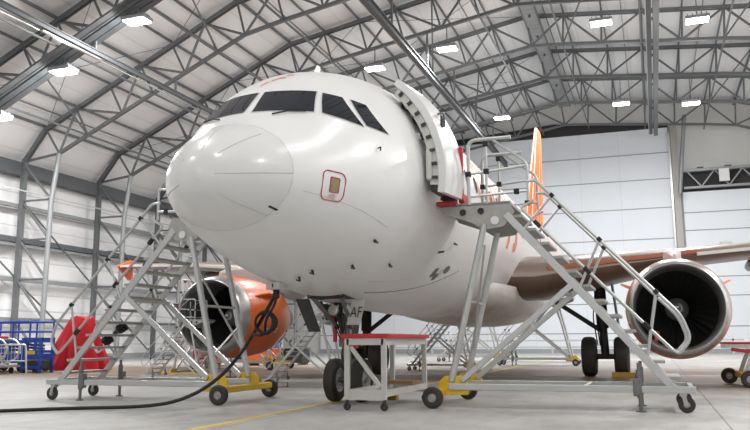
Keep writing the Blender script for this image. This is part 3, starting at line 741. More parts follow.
for sd in (1, -1):
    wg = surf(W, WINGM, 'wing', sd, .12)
    # slats: paler leading edge strip and orange strip painting the cowl's reflection
    mb = MB()
    for (a, b) in zip(W[2:], W[3:]):
        mb.bar((sd * a[0], a[1] - .01, a[2]), (sd * b[0], b[1] - .01, b[2]), .05, .09, (0, 0, 1))
    mb.build('leading_edge_slat', WHITE_D, wg)
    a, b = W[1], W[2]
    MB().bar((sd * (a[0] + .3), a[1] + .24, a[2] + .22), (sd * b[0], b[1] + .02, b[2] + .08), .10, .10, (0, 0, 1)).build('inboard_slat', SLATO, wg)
    for x in (3.6, 8.2, 11.8):
        ww = [p for p in zip(W, W[1:]) if p[0][0] <= x <= p[1][0]][0]; f_ = (x - ww[0][0]) / (ww[1][0] - ww[0][0])
        yy = ww[0][1] + (ww[1][1] - ww[0][1]) * f_ + (ww[0][3] + (ww[1][3] - ww[0][3]) * f_) * .6; zz = ww[0][2] + (ww[1][2] - ww[0][2]) * f_ - .2
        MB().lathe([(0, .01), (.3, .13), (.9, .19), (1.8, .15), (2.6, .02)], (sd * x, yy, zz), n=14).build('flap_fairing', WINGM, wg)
    # wingtip fence
    MB().prism([(sd * 17.0, 20.4, 4.40), (sd * 17.0, 21.3, 4.74), (sd * 17.0, 21.6, 4.74), (sd * 17.0, 21.5, 4.40), (sd * 17.0, 21.5, 3.82), (sd * 17.0, 21.2, 3.82)], (sd * .06, 0, 0)).build('wingtip_fence', ORANGE, wg, False)
    # engine
    cx, cy, cz = (5.71 if sd > 0 else -5.88), 9.9, 1.75
    cowl = [(.37, 1.072), (.6, 1.105), (1.2, 1.13), (1.9, 1.11), (2.4, 1.06), (2.8, .98), (3.05, .92), (3.05, .89), (2.2, .93)]
    en = MB().lathe(cowl, (cx, cy, cz), n=72).build('engine', ORANGE, plane)
    lip = [(.375, 1.073), (.28, 1.055), (.15, 1.025), (.06, .99), (.015, .96), (0.0, .94), (.02, .92), (.08, .90), (.16, .89), (.28, .885)]
    MB().lathe(lip, (cx, cy, cz), n=72).build('inlet_lip', LIP, en)
    MB().lathe([(.28, .885), (.6, .885), (1.0, .89), (1.65, .90)], (cx, cy, cz), n=72).build('inlet_duct', DUCT, en)
    MB().lathe([(1.62, .90), (1.63, .02)], (cx, cy, cz), n=48).build('fan_backing', DARK, en)
    for k in range(30):
        a0 = 2 * PI * k / 30; rows = []
        for i in range(7):
            r_ = .26 + (.89 - .26) * i / 6; tw = R(25 + 38 * i / 6); ch = .10 + .06 * i / 6; sw = -.10 * (i / 6) ** 1.5
            row = []
            for e in (-1, -.33, .33, 1):
                tang = e * ch * math.sin(tw) + sw * 0; ax = e * ch * math.cos(tw) + .03 * (1 - e * e)
                a = a0 + tang / r_ + sw * sd * 0
                row.append(Vector((cx + r_ * math.cos(a), cy + 1.38 + ax, cz + r_ * math.sin(a))))
            rows.append(row)
        mb = MB(); mb.grid(rows); mb.build('fan_blade', BLADE, en)
    sp_ = [(.92, .005), (.96, .06), (1.05, .13), (1.18, .20), (1.3, .25), (1.5, .27)]
    MB().lathe(sp_, (cx, cy, cz), n=36).build('spinner', SPIN, en)
    fr_ = pchip([p[1] for p in sp_], [p[0] for p in sp_])
    rows = []
    for i in range(25):
        u = i / 24; a = R(40) + R(400) * u; r0 = .035 + .085 * u; wd = .018 * (1.2 - u * .6)
        rows.append([Vector((cx + q_ * math.cos(a), cy + fr_(q_) - .006, cz + q_ * math.sin(a))) for q_ in (r0 - wd, r0 + wd)])
    MB().grid(rows).build('spinner_spiral', TXT_W, en)
    MB().lathe([(2.6, .74), (3.2, .68), (3.9, .52), (4.3, .42), (4.3, .40), (3.6, .46)], (cx, cy, cz), n=40).build('core_nozzle', GEAR, en)
    MB().lathe([(3.6, .34), (4.3, .28), (4.9, .04)], (cx, cy, cz), n=28).build('exhaust_plug', GEARD, en)
    for s2 in (1, -1):
        a = R(90 - 62 * s2); d = Vector((math.cos(a), 0, math.sin(a)))
        b0 = Vector((cx, cy, cz)) + d * 1.11
        MB().prism([b0 + Vector((0, .75, 0)), b0 + Vector((0, 1.75, 0)), b0 + d * .26 + Vector((0, 1.65, 0)), b0 + d * .22 + Vector((0, 1.25, 0))], d.cross(Vector((0, 1, 0))) * .035).build('strake', ORANGE, en, False)
    # cowl lettering on the inboard side
    def cw(u, v, cx=cx, cy=cy, cz=cz, sd=sd):
        y = 1.45 - sd * (-1) * 0 + (-u if sd > 0 else u); a = PI + (R(8) - v / 1.18) if sd > 0 else (R(-18) + v / 1.18)
        if sd > 0: a = PI - v / 1.18 + R(18)
        r_ = 1.15; return Vector((cx + r_ * math.cos(a), cy + y, cz + r_ * math.sin(a)))
    lettering('easyJet', .30, cw, TXT_W, en, 'cowl_lettering', 1)
    # pylon
    mb = MB(); rows = []
    for (y, z0, z1, w) in ((10.45, 2.84, 2.9, .04), (11.0, 2.84, 3.06, .16), (12.2, 2.80, 3.18, .2), (13.6, 2.6, 3.2, .2), (15.2, 2.4, 3.3, .16), (16.8, 2.8, 3.2, .03)):
        rows.append([Vector((cx + a * w, y, z)) for a, z in ((-1, z0), (1, z0), (1, z1), (.5, z1 + .05), (-.5, z1 + .05), (-1, z1))])
    mb.grid(rows, True); mb.add(rows[0], [tuple(range(6))]); mb.add(rows[-1], [tuple(range(6))]); py = mb.build('pylon', WHITE_D, plane)
# tail
finst = [(0, 26.4, 5.55, 6.2, .10), (0, 28.9, 8.6, 4.4, .10), (0, 31.25, 11.8, 2.3, .095), (0, 31.36, 11.92, 2.2, .085)]
fo = surf(finst, FIN, 'tail_fin', 1, .1, True)
MB().tube((0, 26.6, 5.9), (0, 31.27, 11.88), .03, 8).build('fin_leading_edge', WHITE_D, fo)
for sd in (1, -1): surf([(.6, 29.3, 4.85, 3.6, .10), (6.2, 32.5, 5.45, 1.35, .09)], WHITE_D, 'tailplane', sd, .1)

# landing gear
def wheel(c, r, w, par, hubm=HUB, name='wheel', ax=(1, 0, 0)):
    hk = .40 if r < .3 else .55
    x, y, z = c; h = w / 2; av = Vector(ax); e1 = Vector((0, 1, 0)) if ax[0] else Vector((1, 0, 0))
    prof = [(-h * .8, r * hk), (-h, r * .66), (-h * .98, r * .84), (-h * .72, r * .97), (-h * .3, r), (h * .3, r), (h * .72, r * .97), (h * .98, r * .84), (h, r * .66), (h * .8, r * hk)]
    wo = MB().lathe(prof, c, ax, 40).build(name, TYRE, par)
    rp = [(-h * .7, .01), (-h * .7, r * .2), (-h * .45, r * .28), (-h * .45, r * hk * .82), (-h * .85, r * hk * 1.02), (h * .85, r * hk * 1.02), (h * .45, r * hk * .82), (h * .45, r * .28), (h * .7, r * .2), (h * .7, .01)]
    m_ = MB().lathe(rp, c, ax, 28)
    for k in range(8):
        a = 2 * PI * k / 8
        q_ = Vector(c) + e1 * (r * .37 * math.cos(a)) + Vector((0, 0, r * .37 * math.sin(a)))
        for s_ in (-1, 1): m_.tube(q_ + av * (s_ * h * .4), q_ + av * (s_ * h * .62), r * .05, 6)
    m_.build('hub', hubm, wo); return wo
ng = MB().tube((0, 5.07, .38), (0, 4.98, 1.05), .07, 14).tube((0, 4.98, 1.0), (0, 4.85, 1.95), .11, 16).tube((0, 4.99, .98), (0, 4.97, 1.10), .14, 16).tube((-.34, 5.07, .38), (.34, 5.07, .38), .05, 10).build('nose_gear', GEAR, plane)
for s_ in (1, -1): wheel((s_ * .25, 5.07, .38), .38, .22, ng)
MB().bar((0, 5.12, .45), (0, 5.35, .75), .09, .05).bar((0, 5.35, .75), (0, 5.1, 1.08), .09, .05).build('torque_link', GEAR, ng, False)
MB().tube((-.13, 4.9, 1.3), (-.28, 4.0, 1.85), .04, 8).tube((.13, 4.9, 1.3), (.28, 4.0, 1.85), .04, 8).build('drag_brace', GEAR, ng)
for s_ in (1, -1):
    MB().lathe([(0, .005), (.0, .088), (.05, .10), (.12, .07), (.16, .02)], (s_ * .14 + .02, 4.62, 1.60), n=20).build('taxi_light', LAMPG, ng)
    MB().bar((s_ * .06, 4.88, 1.38), (s_ * .14 + .02, 4.74, 1.60), .05, .05).build('light_bracket', GEAR, ng, False)
MB().tube((-.17, 4.86, 1.05), (-.17, 4.84, 1.85), .04, 8).build('steering_cylinder', RED, ng)
MB().box((.16, 4.86, 1.12), (.3, .1, .10)).build('lockout_collar', RED, ng, False, bevel=.01)
MB().box((.18, 4.86, 1.04), (.22, .09, .05)).build('lockout_band', WHITE, ng, False)
MB().box((.12, 4.86, .98), (.26, .1, .08)).build('lockout_flag', RED, ng, False)
for s_, a in ((-1, -24), ):
    c = Vector((s_ * .52, 5.1, 1.42)); mt_ = Matrix.Rotation(R(a), 3, 'Y')
    MB().box((s_ * .40, 5.3, 1.58), (.03, .62, .34), m=mt_).build('gear_door', GEARD, ng, False, bevel=.01)
    MB().box((s_ * .34, 4.75, 1.6), (.05, .06, .36), m=mt_).build('door_link', GEARD, ng, False)
# small forward facing door leg panel with the two letters
pd = MB().prism([(.27, 4.55, 1.76), (.49, 4.64, 1.76), (.39, 4.64, 1.34), (.17, 4.55, 1.34)], (-.012, .03, 0)).build('strut_door', WHITE_D, ng, False)
lettering('AF', .22, lambda u, v: Vector((.335 + u * .75 + v * .22, 4.588 + (u * .75) * .41 - .008, 1.55 + v * 1.2)), TXT_K, pd, 'registration_letters', 0)
MB().box((0, 4.65, 1.86), (.66, 1.3, .16)).build('gear_bay', DARK, ng, False)
MB().prism([(-.60, 4.1, 1.78), (-.36, 4.1, 1.78), (-.14, 4.1, 1.22), (-.34, 4.1, 1.22)], (0, .05, 0)).build('bay_door', GEARD, ng, False)
for k in range(5): MB().path([(-.12 + .05 * k, 4.8, 1.8), (-.2 + .06 * k, 4.7, 1.5), (-.08 + .03 * k, 4.9, 1.1), (-.05, 5.0, .8)], .012, 6, bend=.2).build('hydraulic_line', BLK if k % 2 else GEARD, ng)
for sd in (1, -1):
    mg = MB().tube((sd * 3.79, 16.2, .58), (sd * 3.75, 16.2, 1.5), .12, 14).tube((sd * 3.75, 16.2, 1.4), (sd * 3.70, 16.1, 3.0), .17, 16).tube((sd * 3.2, 16.2, .58), (sd * 4.38, 16.2, .58), .08, 12).build('main_gear', GEARD, plane)
    for x in (3.33, 4.25): wheel((sd * x, 16.2, .58), .58, .42, mg, GEARD)
    MB().tube((sd * 3.68, 16.1, 1.35), (sd * 2.3, 15.9, 2.3), .07, 10).build('side_stay', GEARD, mg)
    MB().bar((sd * 3.78, 16.35, .65), (sd * 3.78, 16.75, 1.05), .1, .06).bar((sd * 3.78, 16.75, 1.05), (sd * 3.76, 16.35, 1.5), .1, .06).build('torque_link', GEARD, mg, False)
    MB().box((sd * 4.15, 16.15, 2.0), (.04, 1.0, 1.5), m=Matrix.Rotation(R(sd * -6), 3, 'Y')).build('leg_door', GEARD, mg, False)
    for k in range(3): MB().path([(sd * 3.6, 16.0, 2.6), (sd * (3.5 + k * .1), 15.9, 1.7), (sd * (3.6 + .06 * k), 16.0, .9)], .018, 6, bend=.2).build('hydraulic_line', BLK, mg)
# external power socket box under the belly
MB().box((-.40, 3.0, 1.93), (.24, .3, .12)).build('power_socket_box', WHITE_D, plane, False, bevel=.01)
MB().box((-.40, 2.845, 1.93), (.02, .01, .06)).build('socket_slot', DARK, plane, False)

# ------------------------------------------------------------------ power cable
t = empty('power_cable', 'black ground power cable hanging from the belly and trailing across the floor', 'cable', (-2.0, 3.0, 0))
MB().path([(-.41, 3.0, 1.88), (-.50, 3.05, 1.72), (-.74, 3.1, 1.37), (-1.05, 3.15, .93), (-1.40, 3.1, .53), (-1.75, 3.0, .27), (-2.15, 2.85, .10), (-2.6, 2.65, .045), (-3.1, 2.35, .04), (-3.6, 2.05, .04), (-4.2, 1.45, .04), (-4.9, .75, .04), (-5.6, .2, .04)], .030, 10, bend=.3).build('main_cable', BLK, t)
MB().path([(-.37, 3.0, 1.88), (-.44, 2.98, 1.6), (-.60, 3.0, 1.40), (-.62, 3.05, 1.15), (-.86, 3.1, 1.17)], .022, 8, bend=.2).build('control_lead', BLK, t)
for k in range(4): MB().path([Vector((-.62, 3.0 + .025 * k, 1.36)) + Vector(((.155 + .012 * k) * math.cos(a), 0, (.16 + .01 * ((k * 7) % 3)) * math.sin(a))) for a in [2 * PI * i / 24 for i in range(24)]], .020, 8, closed=True).build('coil', BLK, t)
MB().box((-.41, 3.0, 1.80), (.08, .1, .14)).build('plug', BLK, t, False, bevel=.02)

# ------------------------------------------------------------------ maintenance stairs
def make_stairs(label, group=None):
    """steps run along +x away from the aircraft; near side y = 0, far side y = Wd; origin under the platform edge"""
    Wd = 1.15
    t = empty('maintenance_stairs', label, 'stairs', (0, 0, 0), group)
    S0, S1 = Vector((1.12, 0, 3.14)), Vector((3.60, 0, .30))
    dS = (S1 - S0).normalized(); nS = Vector((-dS.z, 0, dS.x))
    for y in (0, Wd):
        o3 = Vector((0, y, 0))
        MB().bar(S0 + o3 + dS * .06, S1 + o3, .05, .115).build('stringer', ALU, t, False, bevel=.008)
        MB().bar((.15, y, .33), (3.86, y, .33), .06, .10).build('base_beam', ALU, t, False, bevel=.008)
        MB().tube((.80, y, 2.95), (.20, y, .42), .055, 12).build('support_leg', ALU, t)
        MB().bar((.36, y, .42), (2.2, y, 1.95), .06, .09).build('diagonal_brace', ALU, t, False, bevel=.01)
        MB().prism([(.02, y, 3.30), (1.22, y, 3.30), (1.30, y, 3.12), (1.12, y, 2.90), (.78, y, 2.86), (.60, y, 2.98), (.1, y, 3.17)], (0, .03, 0)).build('platform_bracket', ALU_DK, t, False)
        yl = y - .012 if y == 0 else y + .042
        MB().tube((.98, yl - .01, 3.0), (.98, yl + .01, 3.0), .07, 16).build('bracket_cap', WHITE, t)
        for xh, zh in ((.45, 3.16), (.75, 3.17)): MB().tube((xh, yl - .006, zh), (xh, yl + .006, zh), .055, 12).build('bracket_hole', DARK, t)
        # guard frame on the platform
        MB().path([(.56, y, 3.28), (.56, y, 4.38), (1.28, y, 4.38)], .033, 8, bend=.14).build('guard_rail', ALU, t)
        MB().path([(.95, y, 4.38), (1.53, y, 3.93), (1.53, y, 3.30)], .024, 8, bend=.10).build('guard_rail', ALU, t)
        MB().tube((.56, y, 3.80), (1.53, y, 3.88), .024, 8).build('guard_rail', ALU, t)
        MB().tube((.56, y, 3.42), (1.53, y, 3.46), .024, 8).build('guard_rail', ALU, t)
        MB().tube((.86, y, 3.28), (.86, y, 4.38), .022, 8).build('guard_post', ALU, t)
        for p in ((.56, y, 3.80), (.86, y, 3.83), (.86, y, 4.30), (1.35, y, 3.46)): MB().box(p, (.09, .08, .09)).build('rail_clamp', CLAMP, t, False, bevel=.015)
        # handrails down the flight
        H0, H1 = Vector((1.66, y, 3.62)), Vector((3.72, y, 1.42))
        MB().path([Vector((1.50, y, 3.62)), H0, H1, Vector((3.84, y, 1.06)), Vector((3.66, y, .86))], .026, 8, bend=.12).build('handrail', ALU, t)
        K0, K1 = Vector((1.40, y, 3.18)), Vector((3.58, y, .90))
        MB().path([Vector((1.62, y, 3.30)), K0, K1, Vector((3.66, y, .86))], .024, 8, bend=.06).build('mid_rail', ALU, t)
        for f_ in (.12, .46, .84):
            a = S0 + dS * ((S1 - S0).length * f_) + o3; b = H0 + (H1 - H0) * f_
            MB().tube(a, b, .022, 8).build('rail_post', ALU, t)
            k_ = K0 + (K1 - K0) * f_
            MB().bar(k_ - dS * .07, k_ + dS * .07, .07, .07).build('rail_clamp', CLAMP, t, False, bevel=.015)
            MB().bar(b - dS * .04, b + dS * .04, .07, .07).build('rail_clamp', CLAMP, t, False, bevel=.015)
        # jack foot and castor
        MB().tube((3.08, y, 0.02), (3.08, y, .72), .028, 10).tube((3.08, y, 0), (3.08, y, .02), .07, 14).tube((3.08, y, .2), (3.08, y, .62), .045, 10).build('jack_foot', GEAR, t)
        MB().box((3.04, y, .36), (.11, .12, .26)).build('jack_clamp', GEAR, t, False, bevel=.015)
        cw_ = wheel((3.72, y, .12), .12, .06, t, HUB, 'castor', (0, 1, 0))
        cm = MB().box((3.68, y, .265), (.10, .10, .05)); cm.bar((3.68, y - .045, .26), (3.72, y - .045, .1), .06, .012, (0, 1, 0)); cm.bar((3.68, y + .045, .26), (3.72, y + .045, .1), .06, .012, (0, 1, 0)); cm.build('castor_fork', YEL if False else HUB, t, False)
        MB().prism([(-.02, y, .20), (.46, y, .20), (.46, y, .38), (.38, y, .50), (.08, y, .50), (-.02, y, .40)], (0, .05, 0)).build('axle_bracket', YEL, t, False, bevel=.008)
    MB().box((.62, Wd / 2, 3.29), (1.24, Wd, .05)).build('platform_deck', ALU_DK, t, False)
    for k in range(12):
        p = S0 + dS * ((S1 - S0).length * (k + .6) / 12.2)
        MB().box((p.x + .05, Wd / 2, p.z + .06), (.27, Wd - .06, .045)).build('tread', ALU_DK, t, False, bevel=.006)
    MB().box((.02, Wd / 2 + .16, .24), (.14, 1.86, .11)).build('axle_beam', YEL, t, False, bevel=.012)
    for y in (-.30, Wd + .62):
        wheel((-.04 if y < 0 else .06, y + .0, .17), .17, .11, t, HUB, 'wheel', (0, 1, 0))
        MB().tube((0, y, .17), (0, y + (.25 if y < 0 else -.25), .24), .035, 8).build('axle_stub', GEARD, t)
    MB().bar((.80, 0, 2.6), (.30, Wd, .85), .03, .03).build('cross_brace', ALU, t, False)
    MB().bar((.3, 0, .8), (.42, Wd, 1.35), .025, .025).build('cross_brace', ALU, t, False)
    MB().bar((.5, 0, 1.7), (.5, Wd, 1.7), .04, .04).build('cross_tie', ALU, t, False)
    MB().bar((2.0, 0, 1.82), (2.0, Wd, 1.82), .05, .05).build('cross_tie', ALU, t, False)
    MB().bar((2.3, 0, .33), (2.3, Wd, .33), .06, .1).build('cross_tie', ALU, t, False)
    MB().bar((3.8, 0, .33), (3.8, Wd, .33), .06, .1).build('cross_tie', ALU, t, False)
    return t
GS = 'aluminium maintenance stairs around the aircraft'
st = make_stairs('large aluminium maintenance stairs at the open aircraft door, in front of the right engine', GS)
st.location = (1.86, 4.4, 0)
def place(label, loc, rz=0.0, sx=1.0, k=1.0):
    c = copy_tree(st); c['label'] = label; c.location = loc; c.scale = (sx * k, k, k); c.rotation_euler = (0, 0, rz); return c
place('large aluminium maintenance stairs on the left, rising behind the aircraft nose', (-1.86, 4.0, 0), 0, -1)
place('smaller aluminium stairs behind the large left stairs, its castors nearest the floor edge', (-6.0, 9.9, 0), 0, -1, .5)
place('aluminium stairs with yellow wheel bar beside the left engine inlet, pointing away', (-7.15, 11.3, 0), PI / 2, 1, .66)
place('small aluminium stairs between the orange engine and the nose gear', (-1.6, 8.5, 0), 0, -1, .5)
place('aluminium stairs beneath the fuselage, seen behind the red-edged stand', (-1.0, 19.5, 0), 0, -1, .62)
place('aluminium stairs under the right wing root with yellow wheel bar, behind the main landing gear', (2.0, 25.9, 0), 0, -1, .86)
place('aluminium stairs far under the belly, left of the stairs at the wing root', (-2.2, 31.5, 0), 0, -1, .86)
place('aluminium stairs on the far side of the left engine, under the left wing', (-8.6, 19.0, 0), 0, -1, .95)

st.location = (0, 0, 0)
MB().box((.42, .03, 3.82), (.09, .10, .92)).build('door_bumper', RED, st, False, bevel=.02)
MB().box((.16, .55, 3.325), (.36, 1.25, .07)).build('platform_bumper', RED, st, False, bevel=.02)
MB().box((.40, .28, 3.43), (.10, .35, .16)).build('platform_bumper', RED, st, False, bevel=.02)
st.location = (1.86, 4.4, 0)

# ------------------------------------------------------------------ red-edged stand
def stand(label, x0, x1, y0, y1, h):
    t = empty('work_stand', label, 'work stand', ((x0 + x1) / 2, (y0 + y1) / 2, 0))
    for x in (x0, x1):
        for y in (y0, y1):
            MB().box((x, y, (h + .12) / 2), (.08, .07, h - .22)).build('leg', WHITE_D, t, False, bevel=.006)
            MB().tube((x, y, .11), (x, y, .16), .03).build('castor_stem', GEARD, t)
            wheel((x, y, .06), .06, .04, t, GEARD, 'castor', (0, 1, 0))
    for y in (y0, y1):
        MB().box(((x0 + x1) / 2, y, .24), (x1 - x0, .06, .16)).build('bottom_rail', WHITE_D, t, False)
        MB().box(((x0 + x1) / 2, y, h - .09), (x1 - x0, .07, .12)).build('top_rail', WHITE_D, t, False)
    for x in (x0, x1):
        MB().box((x, (y0 + y1) / 2, .26), (.06, y1 - y0, .10)).build('bottom_rail', WHITE_D, t, False)
        MB().box((x, (y0 + y1) / 2, h - .09), (.07, y1 - y0, .12)).build('top_rail', WHITE_D, t, False)
    MB().bar((x0 + .06, y0, h - .18), (x1 - .06, y0, .36), .05, .06).build('diagonal_brace', WHITE_D, t, False)
    MB().box(((x0 + x1) / 2, (y0 + y1) / 2, h - .02), (x1 - x0, y1 - y0, .04)).build('deck', ALU, t, False)
    MB().box(((x0 + x1) / 2, y0 - .03, h - .01), (x1 - x0 + .2, .07, .07)).build('red_edge', RED, t, False, bevel=.015)
    MB().box((x1 + .07, (y0 + y1) / 2, h - .01), (.07, y1 - y0, .07)).build('red_edge', RED, t, False, bevel=.015)
    MB().box(((x0 + x1) / 2, y1 - .5, .35), (x1 - x0, .5, .06)).build('lower_shelf', WOOD, t, False)
    return t
stand('white metal work stand with red padded top edges beside the nose wheels', .62, 1.23, 3.45, 5.7, 1.15)

# tow dolly at the right edge
t = empty('engine_stand', 'red-topped work dolly with yellow wheeled base at the right edge', 'work stand', (7.2, 12.0, 0))
MB().box((7.6, 12.0, .98), (1.9, 1.3, .05)).build('red_top', RED, t, False, bevel=.02)
MB().box((7.6, 12.0, .91), (1.85, 1.25, .09)).build('top_frame', ALU, t, False)
MB().bar((6.8, 11.4, .84), (7.4, 11.4, .76), .10, .08).build('red_edge', RED, t, False, bevel=.01)
for y in (11.45, 12.6):
    MB().bar((7.05, y, .26), (7.28, y, .84), .11, .09).build('leg', ALU, t, False)
    MB().bar((7.45, y, .3), (7.72, y, .88), .11, .09).build('leg', ALU, t, False)
MB().box((7.3, 12.0, .26), (.7, 1.5, .14)).build('wheel_base', YEL, t, False, bevel=.015)
MB().prism([(7.05, 11.3, .2), (7.75, 11.3, .2), (7.7, 11.3, .5), (7.3, 11.3, .5)], (0, .06, 0)).build('base_plate', YEL, t, False)
for x, y in ((6.85, 13.0), (7.12, 11.15), (8.0, 11.15), (8.0, 13.0)): wheel((x, y, .19), .19, .1, t, HUB, 'wheel', (0, 1, 0))

# wheel chocks
def chock(x, y, l, lab):
    tag(MB().prism([(x - l / 2, y - .09, 0), (x - l / 2, y + .09, 0), (x - l / 2, y + .05, .15), (x - l / 2, y - .05, .15)], (l, 0, 0)).build('wheel_chock', CHOCK, smooth=False, bevel=.01), lab, 'wheel chock')
chock(4.4, 15.5, .85, 'yellow-brown chock in front of the main gear wheel nearest the engine')
chock(.55, 5.75, .3, 'small yellow chock behind the nose wheel')

# warning flag in the inlet
t = empty('warning_flag', 'small red warning flag hanging inside the right engine inlet', 'flag', (5.22, 10.3, .93))
MB().prism([(5.19, 10.28, 1.02), (5.29, 10.28, 1.06), (5.29, 10.28, 1.24), (5.19, 10.28, 1.24)], (0, .03, 0)).build('cloth', RED, t, False)
MB().tube((5.24, 10.3, .93), (5.24, 10.3, 1.26), .012, 6).build('pole', GEAR, t)
# black bundles on the left steps
for x, y, z, lab in ((-4.84, 4.55, 1.06, 'lower black rubber bundle lying on a tread of the large left stairs'), (-4.60, 4.65, 1.29, 'upper black rubber bundle lying on a tread of the large left stairs')):
    mb = MB()
    for k in range(4): mb.path([Vector((x + .03 * (k % 2), y, z + .02 * k)) + Vector(((.06 + .015 * k) * math.cos(a), .06 * math.sin(a), .04 * math.sin(2 * a + k))) for a in [2 * PI * i / 20 for i in range(20)]], .024, 8, closed=True)
    tag(mb.build('rubber_bundle', BLK), lab, 'bundle')

# ------------------------------------------------------------------ left background
# blue scissor lift, cart, rack, barrier and tarpaulin
t = empty('scissor_lift', 'blue scissor lift platform at the far left beside the red tarpaulin', 'lift', (-16.6, 15.6, 0))
MB().box((-16.6, 15.6, .50), (2.6, 1.2, .34)).build('chassis', BLU, t, False, bevel=.03)
for x in (-17.6, -15.6):
    for y in (15.0, 16.2): wheel((x, y, .2), .2, .14, t, GEARD)
for k in range(3):
    z = .72 + k * .12
    MB().bar((-17.7, 15.2, z), (-15.5, 15.2, z + .12), .05, .08).bar((-17.7, 16.0, z + .12), (-15.5, 16.0, z), .05, .08).build('scissor_arm', BLU, t, False)
MB().box((-16.6, 15.6, 1.12), (2.6, 1.2, .1)).build('platform', BLU, t, False)
for z in (1.48, 1.84):
    for y in (15.0, 16.2): MB().tube((-17.9, y, z), (-15.3, y, z), .035, 8).build('guard_rail', BLU, t)
    for x in (-17.9, -15.3): MB().tube((x, 15.0, z), (x, 16.2, z), .035, 8).build('guard_rail', BLU, t)
for x in (-17.9, -17.0, -16.1, -15.3):
    for y in (15.0, 16.2): MB().tube((x, y, 1.15), (x, y, 1.85), .035, 8).build('guard_post', BLU, t)
MB().box((-17.3, 14.93, 1.65), (.45, .16, .4)).build('control_box', BLU, t, False, bevel=.03)
MB().box((-16.5, 14.95, .85), (.6, .08, .3)).build('access_panel', BLU, t, False)
t.location.x -= 1.25
# blue frame cart with mesh front
t = empty('blue_cart', 'blue framed cart with a yellow label standing against the red tarpaulin', 'cart', (-14.9, 14.9, 0))
for x in (-15.3, -14.5):
    for y in (14.5, 15.1): MB().box((x, y, .62), (.1, .08, 1.24)).build('post', BLU, t, False)
for z in (.2, .75, 1.2):
    for y in (14.5, 15.1): MB().box((-14.9, y, z), (.9, .06, .1)).build('rail', BLU, t, False)
MB().box((-14.9, 14.8, .28), (.8, .6, .36)).build('tank', GEARD, t, False, bevel=.04)
MB().box((-14.9, 14.45, .72), (.36, .02, .12)).build('label_plate', YEL, t, False)
for x in (-15.2, -14.6): wheel((x, 14.5, .09), .09, .05, t, GEARD)
t.location.x -= 1.05
# silver tube rack
t = empty('tube_rack', 'silver tube rack trolley with curved rails in front of the blue lift', 'rack', (-16.6, 13.8, 0))
for y in (13.5, 14.1):
    MB().path([(-17.6, y, .3), (-16.3, y, .3), (-15.7, y, .5), (-15.5, y, .9), (-15.8, y, 1.2), (-17.6, y, 1.2)], .035, 8, bend=.3).build('side_frame', ALU, t)
for k in range(5): MB().tube((-17.5 + k * .45, 13.5, .3), (-17.9 + k * .45, 13.5, 1.2), .025, 8).build('slanted_bar', ALU, t)
MB().box((-16.6, 13.8, .26), (2.0, .8, .08)).build('base', ALU_DK, t, False)
for z in (.6, .9): MB().tube((-17.6, 13.5, z), (-15.6, 13.5, z), .025, 8).build('cross_rail', ALU, t)
for x in (-17.4, -15.9):
    for y in (13.5, 14.1): wheel((x, y, .11), .11, .05, t, GEARD)
MB().box((-16.2, 13.8, 1.26), (.5, .3, .08)).build('red_pad', RED, t, False, bevel=.02)
t.location.x -= .55
# barrier
t = empty('mesh_barrier', 'grey steel mesh barrier frame beside the blue cart', 'barrier', (-14.4, 13.3, 0))
MB().path([(-15.2, 13.3, 0), (-15.1, 13.3, 1.0), (-13.6, 13.3, 1.0), (-13.5, 13.3, 0)], .03, 8, bend=.08).build('frame', ALU, t)
MB().tube((-15.15, 13.3, .45), (-13.55, 13.3, .45), .022, 8).build('lower_bar', ALU, t)
for k in range(9): MB().tube((-14.95 + k * .15, 13.3, .45), (-14.95 + k * .15, 13.3, 1.0), .010, 6).build('mesh_bar', ALU, t)
for x in (-15.2, -13.5): MB().box((x, 13.3, .02), (.06, .5, .04)).build('foot', ALU, t, False)
t.location.x -= 1.5
# red tarpaulin over equipment
rows = []
for i in range(17):
    u = i / 16; z = 2.05 * (1 - u) ** 1.0; row = []
    for j in range(72):
        a = 2 * PI * j / 72
        r_ = (.42 + .72 * u ** .8) * (1 + .10 * u * math.sin(9 * a) + .07 * u * math.sin(14 * a + 1.3) + .05 * math.sin(5 * a + 4 * u))
        row.append(Vector((-13.75 + 1.12 * r_ * math.cos(a) - .05 * u, 16.0 + .8 * r_ * math.sin(a), max(.01, z + .05 * math.sin(3 * a) * (1 - u) + .02 * math.sin(11 * a)))))
    rows.append(row)
mb = MB(); mb.grid(rows, True); mb.add(rows[0] + [Vector((-13.75, 16, 2.12))], [(i, (i + 1) % 72, 72) for i in range(72)])
o = mb.build('equipment_cover', REDV); o.location.x -= 2.6; o.location.y += 1.5
tag(o, 'red tarpaulin draped over tall equipment on the left', 'tarpaulin')
# things along the far floor on the left
t = empty('tow_tractor', 'small yellow tow tractor far back on the left', 'tractor', (-15.0, 30, 0))
MB().box((-15.0, 30, .62), (2.2, 1.4, .5)).build('body', YEL, t, False, bevel=.06)
MB().box((-14.5, 30, 1.05), (.8, 1.2, .4)).build('hood', YEL, t, False, bevel=.05)
for x in (-15.7, -14.3):
    for y in (29.4, 30.6): wheel((x, y, .32), .32, .25, t, HUB)
MB().path([(-15.9, 29.5, .85), (-15.9, 29.5, 1.6), (-15.1, 29.5, 1.6)], .04, 8, bend=.1).build('roll_bar', YEL, t)
MB().box((-15.4, 30, 1.0), (.4, .5, .35)).build('driver_seat', BLK, t, False, bevel=.04)
t = empty('oil_drum', 'blue drum standing far back behind the small left stairs', 'drum', (-13.6, 29, 0))
MB().lathe([(0, .01), (0, .38), (.5, .38), (.52, .40), (.55, .38), (.95, .38), (.97, .40), (1.0, .38), (1.45, .38), (1.45, .01)], (-13.6, 29, .0), (0, 0, 1), 28).build('barrel', BLU, t)
